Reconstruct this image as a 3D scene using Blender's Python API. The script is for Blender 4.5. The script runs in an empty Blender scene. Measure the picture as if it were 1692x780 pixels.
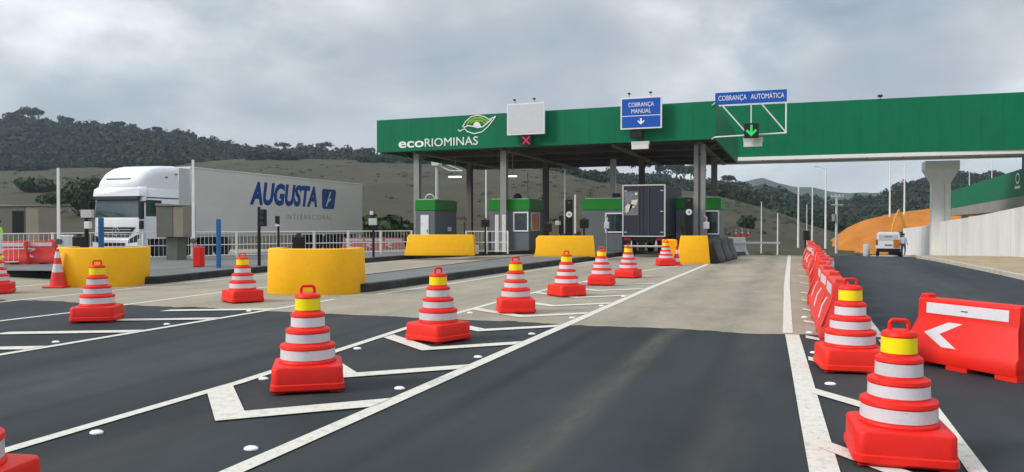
import bpy, bmesh, math, random
import numpy as np
from mathutils import Matrix, Vector, noise
random.seed(7)
R = math.radians
F = 1300.0; H = 1.6; TH = math.atan(464 / F); PT = math.atan(20 / F)

# ------------------------------------------------------------------ camera, sky, sun, exposure
scene = bpy.context.scene
cam = bpy.data.objects.new('camera', bpy.data.cameras.new('camera'))
scene.collection.objects.link(cam)
cam.location = (0, 0, H); cam.rotation_euler = (R(90) - PT, 0, TH)
cam.data.sensor_width = 36; cam.data.lens = 36 * F / 1692
cam.data.clip_start = 0.1; cam.data.clip_end = 6000
scene.camera = cam

SUN_EL, SUN_AZ = 58.0, -38.0       # azimuth measured from +Y towards +X
world = bpy.data.worlds.new('World'); scene.world = world; world.use_nodes = True
nt = world.node_tree; N = nt.nodes; L = nt.links; N.clear()
out = N.new('ShaderNodeOutputWorld'); bg = N.new('ShaderNodeBackground')
sky = N.new('ShaderNodeTexSky'); sky.sky_type = 'NISHITA'; sky.sun_disc = False
sky.sun_elevation = R(SUN_EL); sky.sun_rotation = R(SUN_AZ)
tc = N.new('ShaderNodeTexCoord')
mp = N.new('ShaderNodeMapping'); mp.inputs['Scale'].default_value = (1, 1, 1.9)
L.new(tc.outputs['Generated'], mp.inputs['Vector'])
def wnoise(scale, detail, rough, dist=0.0, off=(0, 0, 0)):
    m = N.new('ShaderNodeMapping'); m.inputs['Location'].default_value = off
    L.new(mp.outputs['Vector'], m.inputs['Vector'])
    n = N.new('ShaderNodeTexNoise'); n.inputs['Scale'].default_value = scale
    n.inputs['Detail'].default_value = detail; n.inputs['Roughness'].default_value = rough
    n.inputs['Distortion'].default_value = dist
    L.new(m.outputs['Vector'], n.inputs['Vector']); return n.outputs['Fac']
def wramp(fac, stops):
    r = N.new('ShaderNodeValToRGB'); e = r.color_ramp.elements
    e[0].position, e[0].color = stops[0][0], (*stops[0][1], 1)
    e[1].position, e[1].color = stops[-1][0], (*stops[-1][1], 1)
    for p, c in stops[1:-1]:
        q = e.new(p); q.color = (*c, 1)
    L.new(fac, r.inputs['Fac']); return r.outputs['Color']
def wmath(op, a, b):
    m = N.new('ShaderNodeMath'); m.operation = op
    for i, v in enumerate((a, b)):
        if isinstance(v, (int, float)): m.inputs[i].default_value = v
        else: L.new(v, m.inputs[i])
    return m.outputs[0]
n1 = wnoise(2.1, 9, 0.50, 0.25, (3.1, 0.4, 0.2)); n2 = wnoise(6.5, 8, 0.52, 0.15, (1.0, 2.0, 5.0))
n3 = wnoise(1.3, 3, 0.5, 0.2, (5.0, 1.0, 2.0))
body = wmath('ADD', wmath('ADD', wmath('MULTIPLY', n1, 0.56), wmath('MULTIPLY', n2, 0.20)), wmath('MULTIPLY', n3, 0.24))
cloud = wramp(body, [(0.38, (4.1, 4.9, 5.9)), (0.455, (5.3, 5.9, 6.6)), (0.52, (6.9, 7.5, 8.0)), (0.60, (10.6, 11.0, 11.3))])
gaps = wramp(wnoise(2.6, 8, 0.5, 0.3, (7.3, 2.2, 1.6)), [(0.53, (1, 1, 1)), (0.66, (0.30, 0.30, 0.30))])
sep = N.new('ShaderNodeSeparateXYZ'); L.new(tc.outputs['Generated'], sep.inputs[0])
# an overcast sky is brighter overhead than at the horizon
lift = wmath('ADD', 1.0, wmath('MULTIPLY', wmath('MAXIMUM', wmath('SUBTRACT', sep.outputs['Z'], 0.28), 0.0), 1.5))
vm = N.new('ShaderNodeVectorMath'); vm.operation = 'SCALE'
L.new(cloud, vm.inputs[0]); L.new(lift, vm.inputs['Scale'])
mix = N.new('ShaderNodeMixRGB'); L.new(gaps, mix.inputs['Fac'])
L.new(sky.outputs['Color'], mix.inputs['Color1']); L.new(vm.outputs[0], mix.inputs['Color2'])
L.new(mix.outputs[0], bg.inputs['Color']); bg.inputs['Strength'].default_value = 0.080
L.new(bg.outputs[0], out.inputs['Surface'])

sd = bpy.data.lights.new('sun', 'SUN'); sd.energy = 2.3; sd.angle = R(15); sd.color = (1.0, 0.955, 0.89)
sun = bpy.data.objects.new('sun', sd); scene.collection.objects.link(sun)
sdir = Vector((math.sin(R(SUN_AZ)) * math.cos(R(SUN_EL)), math.cos(R(SUN_AZ)) * math.cos(R(SUN_EL)), math.sin(R(SUN_EL))))
sdir = Vector((-0.70, -0.50, 0.58)).normalized()
sky.sun_elevation = math.asin(sdir.z); sky.sun_rotation = math.atan2(sdir.x, sdir.y)
sun.rotation_euler = sdir.to_track_quat('Z', 'Y').to_euler()
vs = scene.view_settings
vs.view_transform = 'Standard'; vs.look = 'None'; vs.gamma = 1; vs.use_curve_mapping = False; vs.exposure = 0.22
scene.cycles.use_denoising = True
scene.cycles.max_bounces = 6; scene.cycles.volume_bounces = 0
scene.cycles.transparent_max_bounces = 8

# ------------------------------------------------------------------ pixel -> place
def G(px, py, z=0.0):
    x = (px - 846) / F; u = -(py - 390) / F
    y = math.cos(PT) + u * math.sin(PT); zz = -math.sin(PT) + u * math.cos(PT)
    t = (z - H) / zz; xc = x * t; yc = y * t
    return (xc * math.cos(TH) - yc * math.sin(TH), xc * math.sin(TH) + yc * math.cos(TH))
def V(px, D):
    xc = (px - 846) / F * D
    return (xc * math.cos(TH) - D * math.sin(TH), xc * math.sin(TH) + D * math.cos(TH))
def ZY(py, D): return H + (370 - py) * D / F
def gz(y):                                   # the road runs level, then falls away past a crest
    t = y - 42
    if t <= -6: return 0.0
    s = (t + 6) ** 2 / 24 if t < 6 else t
    return max(-0.037 * s, -5.5)

# ------------------------------------------------------------------ materials
def newmat(name):
    m = bpy.data.materials.new(name); m.use_nodes = True
    return m, m.node_tree.nodes, m.node_tree.links, m.node_tree.nodes['Principled BSDF']
def mat(name, col, rough=0.6, metal=0.0, var=0.10, scale=6.0, bump=0.0, bscale=60.0, spec=0.28, dirt=0.0, emit=None, es=1.0, dirtcol=(0.12, 0.10, 0.08), stretch=(1, 1, 1), coords='Object', vary=0.0, seam=0.0, scuff=0.0):
    m, n, l, p = newmat(name)
    tcn = n.new('ShaderNodeTexCoord'); mpn = n.new('ShaderNodeMapping'); mpn.inputs['Scale'].default_value = stretch
    l.new(tcn.outputs[coords], mpn.inputs['Vector'])
    ns = n.new('ShaderNodeTexNoise'); ns.inputs['Scale'].default_value = scale; ns.inputs['Detail'].default_value = 7; ns.inputs['Roughness'].default_value = 0.62
    l.new(mpn.outputs[0], ns.inputs['Vector'])
    r = n.new('ShaderNodeValToRGB'); e = r.color_ramp.elements
    e[0].position = 0.3; e[1].position = 0.7
    e[0].color = (*[c * (1 - var) for c in col], 1); e[1].color = (*[min(1, c * (1 + var)) for c in col], 1)
    l.new(ns.outputs['Fac'], r.inputs['Fac']); c_out = r.outputs['Color']
    if dirt:
        n2 = n.new('ShaderNodeTexNoise'); n2.inputs['Scale'].default_value = scale * 0.45; n2.inputs['Detail'].default_value = 9; n2.inputs['Roughness'].default_value = 0.75
        l.new(mpn.outputs[0], n2.inputs['Vector'])
        r2 = n.new('ShaderNodeValToRGB'); r2.color_ramp.elements[0].position = 0.50; r2.color_ramp.elements[1].position = 0.74
        r2.color_ramp.elements[0].color = (0, 0, 0, 1); r2.color_ramp.elements[1].color = (dirt, dirt, dirt, 1)
        l.new(n2.outputs['Fac'], r2.inputs['Fac'])
        mx = n.new('ShaderNodeMixRGB'); l.new(r2.outputs['Color'], mx.inputs['Fac']); l.new(c_out, mx.inputs['Color1']); mx.inputs['Color2'].default_value = (*dirtcol, 1)
        c_out = mx.outputs[0]
    if scuff:        # small dark rub marks
        n3 = n.new('ShaderNodeTexNoise'); n3.inputs['Scale'].default_value = 9; n3.inputs['Detail'].default_value = 8; n3.inputs['Roughness'].default_value = 0.8
        m3 = n.new('ShaderNodeMapping'); m3.inputs['Scale'].default_value = (1, 1, 3.5); m3.inputs['Location'].default_value = (3, 7, 1); l.new(tcn.outputs[coords], m3.inputs['Vector']); l.new(m3.outputs[0], n3.inputs['Vector'])
        r3 = n.new('ShaderNodeValToRGB'); r3.color_ramp.elements[0].position = 0.60; r3.color_ramp.elements[1].position = 0.70
        r3.color_ramp.elements[1].color = (scuff, scuff, scuff, 1); l.new(n3.outputs['Fac'], r3.inputs['Fac'])
        mx3 = n.new('ShaderNodeMixRGB'); l.new(r3.outputs['Color'], mx3.inputs['Fac']); l.new(c_out, mx3.inputs['Color1']); mx3.inputs['Color2'].default_value = (0.06, 0.045, 0.04, 1); c_out = mx3.outputs[0]
    if seam:         # thin joints between cladding sheets
        sx = n.new('ShaderNodeSeparateXYZ'); l.new(tcn.outputs['Object'], sx.inputs[0])
        ad = n.new('ShaderNodeMath'); ad.operation = 'ADD'; l.new(sx.outputs['X'], ad.inputs[0]); ad2 = n.new('ShaderNodeMath'); ad2.operation = 'ADD'; l.new(ad.outputs[0], ad2.inputs[0]); ad2.inputs[1].default_value = 200.3
        l.new(sx.outputs['Y'], ad.inputs[1])
        pp = n.new('ShaderNodeMath'); pp.operation = 'PINGPONG'; pp.inputs[1].default_value = seam / 2; l.new(ad2.outputs[0], pp.inputs[0])
        lt = n.new('ShaderNodeMath'); lt.operation = 'LESS_THAN'; lt.inputs[1].default_value = 0.011; l.new(pp.outputs[0], lt.inputs[0])
        ml = n.new('ShaderNodeMath'); ml.operation = 'MULTIPLY'; ml.inputs[1].default_value = .55; l.new(lt.outputs[0], ml.inputs[0])
        mx4 = n.new('ShaderNodeMixRGB'); l.new(ml.outputs[0], mx4.inputs['Fac']); l.new(c_out, mx4.inputs['Color1']); mx4.inputs['Color2'].default_value = (0.0, 0.04, 0.02, 1); c_out = mx4.outputs[0]
    if vary:         # each object a little different
        oi = n.new('ShaderNodeObjectInfo'); mr = n.new('ShaderNodeMapRange'); mr.inputs['To Min'].default_value = 1 - vary; mr.inputs['To Max'].default_value = 1 + vary * .4; l.new(oi.outputs['Random'], mr.inputs['Value'])
        hv = n.new('ShaderNodeHueSaturation'); l.new(mr.outputs[0], hv.inputs['Value']); l.new(c_out, hv.inputs['Color']); c_out = hv.outputs[0]
        mr2 = n.new('ShaderNodeMapRange'); mr2.inputs['To Min'].default_value = .499; mr2.inputs['To Max'].default_value = .501; l.new(oi.outputs['Random'], mr2.inputs['Value']); l.new(mr2.outputs[0], hv.inputs['Hue'])
    l.new(c_out, p.inputs['Base Color'])
    p.inputs['Roughness'].default_value = rough; p.inputs['Metallic'].default_value = metal; p.inputs['Specular IOR Level'].default_value = spec
    if bump:
        nb = n.new('ShaderNodeTexNoise'); nb.inputs['Scale'].default_value = bscale; nb.inputs['Detail'].default_value = 4
        l.new(tcn.outputs[coords], nb.inputs['Vector'])
        b = n.new('ShaderNodeBump'); b.inputs['Strength'].default_value = bump; b.inputs['Distance'].default_value = 0.02
        l.new(nb.outputs['Fac'], b.inputs['Height']); l.new(b.outputs['Normal'], p.inputs['Normal'])
    if emit:
        p.inputs['Emission Color'].default_value = (*emit, 1); p.inputs['Emission Strength'].default_value = es
    return m

def ground_mat(name, base, alt, rough, speck, big, streaks=None, joints=None, bump=0.3):
    m, n, l, p = newmat(name)
    tcn = n.new('ShaderNodeTexCoord')
    def tex(scale, det=6, ro=0.6, st=(1, 1, 1)):
        mm = n.new('ShaderNodeMapping'); mm.inputs['Scale'].default_value = st; l.new(tcn.outputs['Object'], mm.inputs['Vector'])
        t = n.new('ShaderNodeTexNoise'); t.inputs['Scale'].default_value = scale; t.inputs['Detail'].default_value = det; t.inputs['Roughness'].default_value = ro
        l.new(mm.outputs[0], t.inputs['Vector']); return t.outputs['Fac']
    def ramp(f, a, b, ca=(0, 0, 0), cb=(1, 1, 1)):
        r = n.new('ShaderNodeValToRGB'); r.color_ramp.elements[0].position = a; r.color_ramp.elements[1].position = b
        r.color_ramp.elements[0].color = (*ca, 1); r.color_ramp.elements[1].color = (*cb, 1); l.new(f, r.inputs['Fac']); return r.outputs['Color']
    def mixc(f, a, b, typ='MIX'):
        x = n.new('ShaderNodeMixRGB'); x.blend_type = typ
        for i, v in (('Fac', f), ('Color1', a), ('Color2', b)):
            if isinstance(v, (int, float)): x.inputs[i].default_value = v
            elif isinstance(v, tuple): x.inputs[i].default_value = (*v, 1)
            else: l.new(v, x.inputs[i])
        return x.outputs[0]
    c = mixc(ramp(tex(big, 8, 0.6, (1.6, 0.35, 1)), 0.32, 0.68), base, alt)
    c = mixc(ramp(tex(0.9, 9, 0.7), 0.35, 0.75), c, mixc(1.0, c, (0.80, 0.80, 0.80), 'MULTIPLY'))
    sp = tex(speck, 3, 0.8)
    c = mixc(1.0, c, ramp(sp, 0.3, 0.7, (0.62, 0.62, 0.62), (1.45, 1.44, 1.40)), 'MULTIPLY')
    if streaks:
        for (x0, w, col, amt, wob) in streaks:       # dusty wheel tracks worn along the lane
            sx = n.new('ShaderNodeSeparateXYZ'); l.new(tcn.outputs['Object'], sx.inputs[0])
            a = n.new('ShaderNodeMath'); a.operation = 'ADD'; a.inputs[1].default_value = -x0; l.new(sx.outputs['X'], a.inputs[0])
            wv = n.new('ShaderNodeMath'); wv.operation = 'MULTIPLY_ADD'; wv.inputs[1].default_value = wob; l.new(tex(0.35, 3, 0.5, (0.05, 1, 1)), wv.inputs[0]); l.new(a.outputs[0], wv.inputs[2])
            sb = n.new('ShaderNodeMath'); sb.operation = 'SUBTRACT'; sb.inputs[1].default_value = wob / 2; l.new(wv.outputs[0], sb.inputs[0])
            ab = n.new('ShaderNodeMath'); ab.operation = 'ABSOLUTE'; l.new(sb.outputs[0], ab.inputs[0])
            mr = n.new('ShaderNodeMapRange'); mr.interpolation_type = 'SMOOTHSTEP'; mr.inputs['From Min'].default_value = w; mr.inputs['From Max'].default_value = 0.0; mr.inputs['To Max'].default_value = amt
            l.new(ab.outputs[0], mr.inputs['Value'])
            mm2 = n.new('ShaderNodeMath'); mm2.operation = 'MULTIPLY'; l.new(mr.outputs[0], mm2.inputs[0]); l.new(ramp(tex(2.0, 8, 0.7, (1.5, 0.3, 1)), 0.28, 0.62), mm2.inputs[1])
            c = mixc(mm2.outputs[0], c, col)
    if joints:
        jx, jy = joints
        br = n.new('ShaderNodeSeparateXYZ'); l.new(tcn.outputs['Object'], br.inputs[0])
        for ax, per, off in (('X', jx, 3.35), ('Y', jy, 0.0)):
            a = n.new('ShaderNodeMath'); a.operation = 'ADD'; a.inputs[1].default_value = 200 * per + off; l.new(br.outputs[ax], a.inputs[0])
            f = n.new('ShaderNodeMath'); f.operation = 'PINGPONG'; f.inputs[1].default_value = per / 2; l.new(a.outputs[0], f.inputs[0])
            g = n.new('ShaderNodeMath'); g.operation = 'LESS_THAN'; g.inputs[1].default_value = 0.012; l.new(f.outputs[0], g.inputs[0])
            c = mixc(g.outputs[0], c, (0.10, 0.095, 0.085))
    l.new(c, p.inputs['Base Color']); p.inputs['Roughness'].default_value = rough; p.inputs['Specular IOR Level'].default_value = 0.2
    b = n.new('ShaderNodeBump'); b.inputs['Strength'].default_value = bump; b.inputs['Distance'].default_value = 0.01
    l.new(sp, b.inputs['Height']); l.new(b.outputs['Normal'], p.inputs['Normal'])
    return m

M = {}
M['asphalt'] = ground_mat('asphalt', (0.019, 0.024, 0.028), (0.046, 0.054, 0.058), 0.78, 90, 0.35,
    streaks=[(-1.70, 0.27, (0.145, 0.128, 0.103), 0.50, 0.30), (-2.75, 0.22, (0.012, 0.014, 0.016), 0.55, 0.25), (-0.75, 0.22, (0.012, 0.014, 0.016), 0.55, 0.25), (-6.1, 0.22, (0.012, 0.014, 0.016), 0.5, 0.25), (-8.1, 0.22, (0.012, 0.014, 0.016), 0.5, 0.25), (0.65, 0.5, (0.085, 0.08, 0.07), 0.35, 0.4), (-4.5, 0.7, (0.075, 0.072, 0.066), 0.35, 0.5), (-0.5, 0.5, (0.09, 0.088, 0.083), 0.35, 0.4), (-7.0, 1.1, (0.10, 0.10, 0.10), 0.35, 0.6), (3.6, 1.5, (0.075, 0.077, 0.08), 0.6, 0.8)])
M['concrete_road'] = ground_mat('concrete_road', (0.385, 0.345, 0.27), (0.28, 0.255, 0.20), 0.82, 60, 0.5,
    streaks=[(-2.5, 0.55, (0.15, 0.145, 0.13), 0.55, 0.5), (-0.9, 0.55, (0.15, 0.145, 0.13), 0.55, 0.5), (-6.6, 0.9, (0.17, 0.16, 0.14), 0.4, 0.5), (-14.0, 0.9, (0.2, 0.19, 0.17), 0.4, 0.5)], joints=(6.15, 5.0))
M['paving'] = ground_mat('island_paving', (0.20, 0.20, 0.195), (0.15, 0.15, 0.148), 0.85, 50, 1.2)
M['sand'] = ground_mat('sand_verge', (0.44, 0.35, 0.23), (0.33, 0.255, 0.165), 0.95, 25, 0.8, bump=0.6)
M['kerb_dark'] = mat('dark_kerb_paint', (0.022, 0.023, 0.025), 0.6, dirt=0.5, dirtcol=(0.12, 0.115, 0.10), scale=3, bump=0.2)
M['kerb'] = mat('kerb_concrete', (0.5, 0.47, 0.40), 0.8, dirt=0.5, scale=3, bump=0.2)
M['white_line'] = mat('white_line_paint', (0.66, 0.635, 0.56), 0.7, var=0.07, scale=28, dirt=0.7, dirtcol=(0.24, 0.23, 0.20), bump=0.15)
M['red'] = mat('red_plastic', (0.80, 0.020, 0.008), 0.5, spec=0.3, vary=.07, scuff=.45, var=0.08, scale=4, dirt=0.22, dirtcol=(0.40, 0.02, 0.015), bump=0.05, bscale=25)
M['red_dull'] = mat('faded_red_plastic', (0.76, 0.045, 0.035), 0.5, spec=0.3, vary=.12, scuff=.4, var=0.15, scale=3, dirt=0.5, dirtcol=(0.36, 0.12, 0.09), bump=0.05, bscale=25)
M['pink_plastic'] = mat('faded_pink_plastic', (0.55, 0.16, 0.14), 0.6, var=0.1, dirt=0.4, dirtcol=(0.4, 0.2, 0.17))
M['orange_cap'] = mat('orange_plastic', (0.82, 0.10, 0.02), 0.38, var=0.06)
M['refl_white'] = mat('white_reflective_sheet', (0.66, 0.65, 0.68), 0.36, scuff=.35, vary=.12, var=0.05, scale=30, dirt=0.3, dirtcol=(0.45, 0.43, 0.42))
M['refl_yellow'] = mat('yellow_reflective_sheet', (0.92, 0.74, 0.01), 0.36, var=0.04)
M['dark_plastic'] = mat('dark_plastic', (0.035, 0.037, 0.042), 0.5, dirt=0.3)
M['yellow_paint'] = mat('yellow_painted_concrete', (0.90, 0.455, 0.002), 0.6, var=0.06, scale=2.5, dirt=0.4, dirtcol=(0.50, 0.27, 0.04), scuff=.55, bump=0.15, bscale=30)
M['green_panel'] = mat('green_fascia_panel', (0.0005, 0.150, 0.066), 0.5, spec=0.18, var=0.10, scale=1.2, dirt=0.35, dirtcol=(0.006, 0.105, 0.05), stretch=(1, 1, 0.3), seam=1.25)
M['green_booth'] = mat('booth_green_band', (0.012, 0.20, 0.020), 0.5, var=0.08)
M['booth_grey'] = mat('booth_grey_panel', (0.125, 0.14, 0.152), 0.5, var=0.06)
M['steel_dark'] = mat('dark_roof_steel', (0.10, 0.088, 0.080), 0.6, var=0.12, scale=2)
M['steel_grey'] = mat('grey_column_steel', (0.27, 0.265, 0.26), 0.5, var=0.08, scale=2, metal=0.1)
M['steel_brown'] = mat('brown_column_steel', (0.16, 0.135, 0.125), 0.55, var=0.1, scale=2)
M['galv'] = mat('galvanised_steel', (0.55, 0.56, 0.55), 0.45, metal=0.25, var=0.08)
M['white_metal'] = mat('white_painted_metal', (0.75, 0.76, 0.75), 0.42, var=0.05, dirt=0.2)
M['white_truck'] = mat('white_vehicle_paint', (0.80, 0.81, 0.83), 0.22, var=0.02, scale=1)
M['trailer'] = mat('grey_white_tarpaulin', (0.60, 0.585, 0.55), 0.5, var=0.05, scale=0.6, dirt=0.35, dirtcol=(0.47, 0.44, 0.40), stretch=(1, 0.4, 1))
M['lavender'] = mat('pale_fairing_paint', (0.50, 0.53, 0.54), 0.35, var=0.03)
M['black'] = mat('black_plastic', (0.012, 0.012, 0.013), 0.45)
M['rubber'] = mat('tyre_rubber', (0.02, 0.02, 0.02), 0.8)
M['glass'] = mat('dark_glass', (0.02, 0.035, 0.04), 0.06, spec=0.8, var=0.3, scale=1.5)
M['windscreen'] = mat('windscreen_glass', (0.075, 0.11, 0.12), 0.12, spec=0.9, var=0.35, scale=1.2)
M['blue_sign'] = mat('blue_sign_sheet', (0.010, 0.085, 0.42), 0.4, var=0.05, dirt=0.15, dirtcol=(0.02, 0.07, 0.25))
M['sign_white'] = mat('white_sign_lettering', (0.80, 0.81, 0.82), 0.4, var=0.02)
M['sign_back'] = mat('blank_sign_sheet', (0.56, 0.57, 0.60), 0.45, var=0.03)
M['blue_text'] = mat('blue_lettering', (0.008, 0.05, 0.22), 0.5, var=0.05)
M['grey_text'] = mat('faint_grey_lettering', (0.30, 0.30, 0.32), 0.5, var=0.05)
M['blue_post'] = mat('blue_post_paint', (0.02, 0.13, 0.33), 0.45)
M['lime'] = mat('lime_logo', (0.20, 0.42, 0.02), 0.45)
M['concrete_wall'] = mat('pale_concrete_wall', (0.70, 0.70, 0.685), 0.85, var=0.07, scale=0.8, dirt=0.6, dirtcol=(0.33, 0.32, 0.30), bump=0.3, stretch=(1, 1, 0.25))
M['concrete_col'] = mat('white_concrete_column', (0.80, 0.79, 0.77), 0.75, var=0.05, scale=1, dirt=0.2, dirtcol=(0.5, 0.48, 0.45))
M['deck'] = mat('grey_brown_deck_edge', (0.26, 0.24, 0.215), 0.8, var=0.1, scale=1)
M['truck_dark'] = mat('dark_blue_grey_box', (0.030, 0.032, 0.048), 0.5, var=0.1, scale=1.5)
M['graphic'] = mat('faded_poster', (0.16, 0.16, 0.19), 0.4, var=0.6, scale=2.2)
M['graphic_light'] = mat('pale_poster_print', (0.62, 0.60, 0.48), 0.4, var=0.3, scale=8)
M['tail'] = mat('red_lamp_lens', (0.30, 0.008, 0.010), 0.25)
M['lamp_on'] = mat('lit_lamp', (0.9, 0.9, 0.88), 0.4, emit=(1, 0.98, 0.92), es=1.2)
M['lamp_off'] = mat('lamp_diffuser', (0.68, 0.67, 0.60), 0.4)
M['green_led'] = mat('green_led', (0.02, 0.5, 0.1), 0.4, emit=(0.02, 0.6, 0.14), es=0.35)
M['red_led'] = mat('red_led', (0.5, 0.02, 0.04), 0.4, emit=(0.65, 0.02, 0.06), es=0.5)
M['beige'] = mat('beige_panel', (0.27, 0.235, 0.19), 0.7, var=0.08, scale=2)
M['olive'] = mat('olive_grey_panel', (0.145, 0.145, 0.12), 0.7, var=0.1, scale=2)
M['earth'] = mat('orange_earth', (0.50, 0.165, 0.012), 0.95, var=0.22, scale=0.12, dirt=0.7, dirtcol=(0.24, 0.13, 0.04), bump=0.5, bscale=1.2)
M['grass'] = mat('dry_pasture', (0.050, 0.043, 0.020), 0.95, var=0.35, scale=0.05, dirt=0.85, dirtcol=(0.030, 0.036, 0.016), bump=0.6, bscale=0.6)
M['field'] = mat('rough_grass_ground', (0.11, 0.12, 0.055), 0.95, var=0.3, scale=0.1, dirt=0.6, dirtcol=(0.20, 0.16, 0.10))
M['forest_floor'] = mat('forest_floor', (0.012, 0.022, 0.010), 0.95, var=0.3, scale=0.05)
M['far_hill'] = mat('distant_wooded_slope', (0.035, 0.055, 0.03), 0.95, var=0.35, scale=0.012)
M['bark'] = mat('bark', (0.16, 0.13, 0.10), 0.9, var=0.2)
M['skin'] = mat('skin', (0.36, 0.20, 0.13), 0.55, var=0.05)
M['hivis'] = mat('hi_vis_fabric', (0.45, 0.85, 0.03), 0.7, var=0.06)
M['navy'] = mat('navy_cloth', (0.02, 0.03, 0.07), 0.8)
M['pale_blue'] = mat('pale_blue_cloth', (0.35, 0.42, 0.6), 0.8)
M['hair'] = mat('dark_hair', (0.015, 0.01, 0.008), 0.6)
M['excavator'] = mat('yellow_machine_paint', (0.75, 0.42, 0.01), 0.4, dirt=0.3)
def leafmat(name, a, b):
    m, n, l, p = newmat(name)
    g = n.new('ShaderNodeNewGeometry'); r = n.new('ShaderNodeValToRGB')
    r.color_ramp.elements[0].color = (*a, 1); r.color_ramp.elements[1].color = (*b, 1)
    l.new(g.outputs['Random Per Island'], r.inputs['Fac']); l.new(r.outputs['Color'], p.inputs['Base Color'])
    p.inputs['Roughness'].default_value = 0.75; p.inputs['Specular IOR Level'].default_value = 0.2
    return m
M['leaf'] = leafmat('forest_leaves', (0.005, 0.014, 0.006), (0.034, 0.058, 0.019))
M['scrub'] = leafmat('scrub_leaves', (0.035, 0.045, 0.018), (0.07, 0.075, 0.032))
M['leaf_light'] = leafmat('bush_leaves', (0.012, 0.028, 0.010), (0.05, 0.08, 0.025))

# ------------------------------------------------------------------ mesh helpers
COL = scene.collection
class MB:
    def __init__(s): s.bm = bmesh.new()
    def box(s, x0, x1, y0, y1, z0, z1, bev=0.0, rot=None, seg=1):
        r = bmesh.ops.create_cube(s.bm, size=1.0); vs_ = r['verts']
        bmesh.ops.scale(s.bm, verts=vs_, vec=(x1 - x0, y1 - y0, z1 - z0))
        bmesh.ops.translate(s.bm, verts=vs_, vec=((x0 + x1) / 2, (y0 + y1) / 2, (z0 + z1) / 2))
        if bev:
            es = {e for v in vs_ for e in v.link_edges}
            bmesh.ops.bevel(s.bm, geom=list(es), offset=bev, segments=seg, affect='EDGES', profile=0.5)
        return s
    def tube(s, a, b, r0, r1=None, n=12, cap=True):
        a, b = Vector(a), Vector(b); r1 = r0 if r1 is None else r1
        d = (b - a); q = d.to_track_quat('Z', 'Y').to_matrix().to_4x4()
        m = Matrix.Translation((a + b) / 2) @ q
        bmesh.ops.create_cone(s.bm, cap_ends=cap, segments=n, radius1=r0, radius2=r1, depth=d.length, matrix=m)
        return s
    def path(s, pts, r, n=8):
        for i in range(len(pts) - 1):
            s.tube(pts[i], pts[i + 1], r, n=n)
        for p in pts[1:-1]:
            bmesh.ops.create_icosphere(s.bm, subdivisions=1, radius=r, matrix=Matrix.Translation(p))
        return s
    def lathe(s, prof, n=40, c=(0, 0)):
        rings = [[s.bm.verts.new((c[0] + r * math.cos(2 * math.pi * k / n), c[1] + r * math.sin(2 * math.pi * k / n), z)) for k in range(n)] for r, z in prof]
        for i in range(len(rings) - 1):
            for k in range(n):
                s.bm.faces.new((rings[i][k], rings[i][(k + 1) % n], rings[i + 1][(k + 1) % n], rings[i + 1][k]))
        if prof[0][0] > 1e-4: s.bm.faces.new(rings[0][::-1])
        if prof[-1][0] > 1e-4: s.bm.faces.new(rings[-1])
        return s
    def loft(s, rings, cap=True):
        rs = [[s.bm.verts.new(p) for p in r] for r in rings]; n = len(rs[0])
        for i in range(len(rs) - 1):
            for k in range(n):
                s.bm.faces.new((rs[i][k], rs[i][(k + 1) % n], rs[i + 1][(k + 1) % n], rs[i + 1][k]))
        if cap: s.bm.faces.new(rs[0][::-1]); s.bm.faces.new(rs[-1])
        return s
    def prism(s, poly, axis, a, b):
        f = {'x': lambda u, v, w: (w, u, v), 'y': lambda u, v, w: (u, w, v), 'z': lambda u, v, w: (u, v, w)}[axis]
        return s.loft([[f(u, v, a) for u, v in poly], [f(u, v, b) for u, v in poly]])
    def sphere(s, c, r, sub=2, sc=(1, 1, 1)):
        bmesh.ops.create_icosphere(s.bm, subdivisions=sub, radius=r, matrix=Matrix.Translation(c) @ Matrix.Diagonal((*sc, 1)))
        return s
    def bevel(s, off, seg=2, ang=0.6):
        bmesh.ops.recalc_face_normals(s.bm, faces=s.bm.faces)
        es = [e for e in s.bm.edges if len(e.link_faces) == 2 and e.calc_face_angle(0) > ang]
        bmesh.ops.bevel(s.bm, geom=es, offset=off, segments=seg, affect='EDGES', profile=0.5, clamp_overlap=True); return s
    def xform(s, m):
        bmesh.ops.transform(s.bm, matrix=m, verts=s.bm.verts); return s
    def build(s, name, material, parent=None, loc=(0, 0, 0), rz=0.0, smooth=35):
        bmesh.ops.recalc_face_normals(s.bm, faces=s.bm.faces)
        me = bpy.data.meshes.new(name); s.bm.to_mesh(me); s.bm.free()
        if smooth:
            me.polygons.foreach_set('use_smooth', [True] * len(me.polygons))
            me.set_sharp_from_angle(angle=R(smooth))
        me.materials.append(material)
        o = bpy.data.objects.new(name, me); COL.objects.link(o); o.location = loc; o.rotation_euler = (0, 0, rz)
        if parent: o.parent = parent
        return o
def tag(o, label, cat, group=None):
    o['label'] = label; o['category'] = cat
    if group: o['group'] = group
    return o
def thing(name, label, cat, loc=(0, 0, 0), rz=0.0, group=None):
    o = bpy.data.objects.new(name, None); COL.objects.link(o); o.location = loc; o.rotation_euler = (0, 0, rz); o.empty_display_size = 0.3
    return tag(o, label, cat, group)
KIDS = {}
def kids(o): return [c for c in bpy.data.objects if c.parent == o]
def copy_tree(o, loc=None, rz=None, label=None, parent=None):
    if o not in KIDS: KIDS[o] = kids(o)
    c = o.copy(); COL.objects.link(c)
    if parent: c.parent = parent
    for k in KIDS[o]: copy_tree(k, parent=c)
    if loc is not None: c.location = loc
    if rz is not None: c.rotation_euler = (0, 0, rz)
    if label: c['label'] = label
    return c
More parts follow.
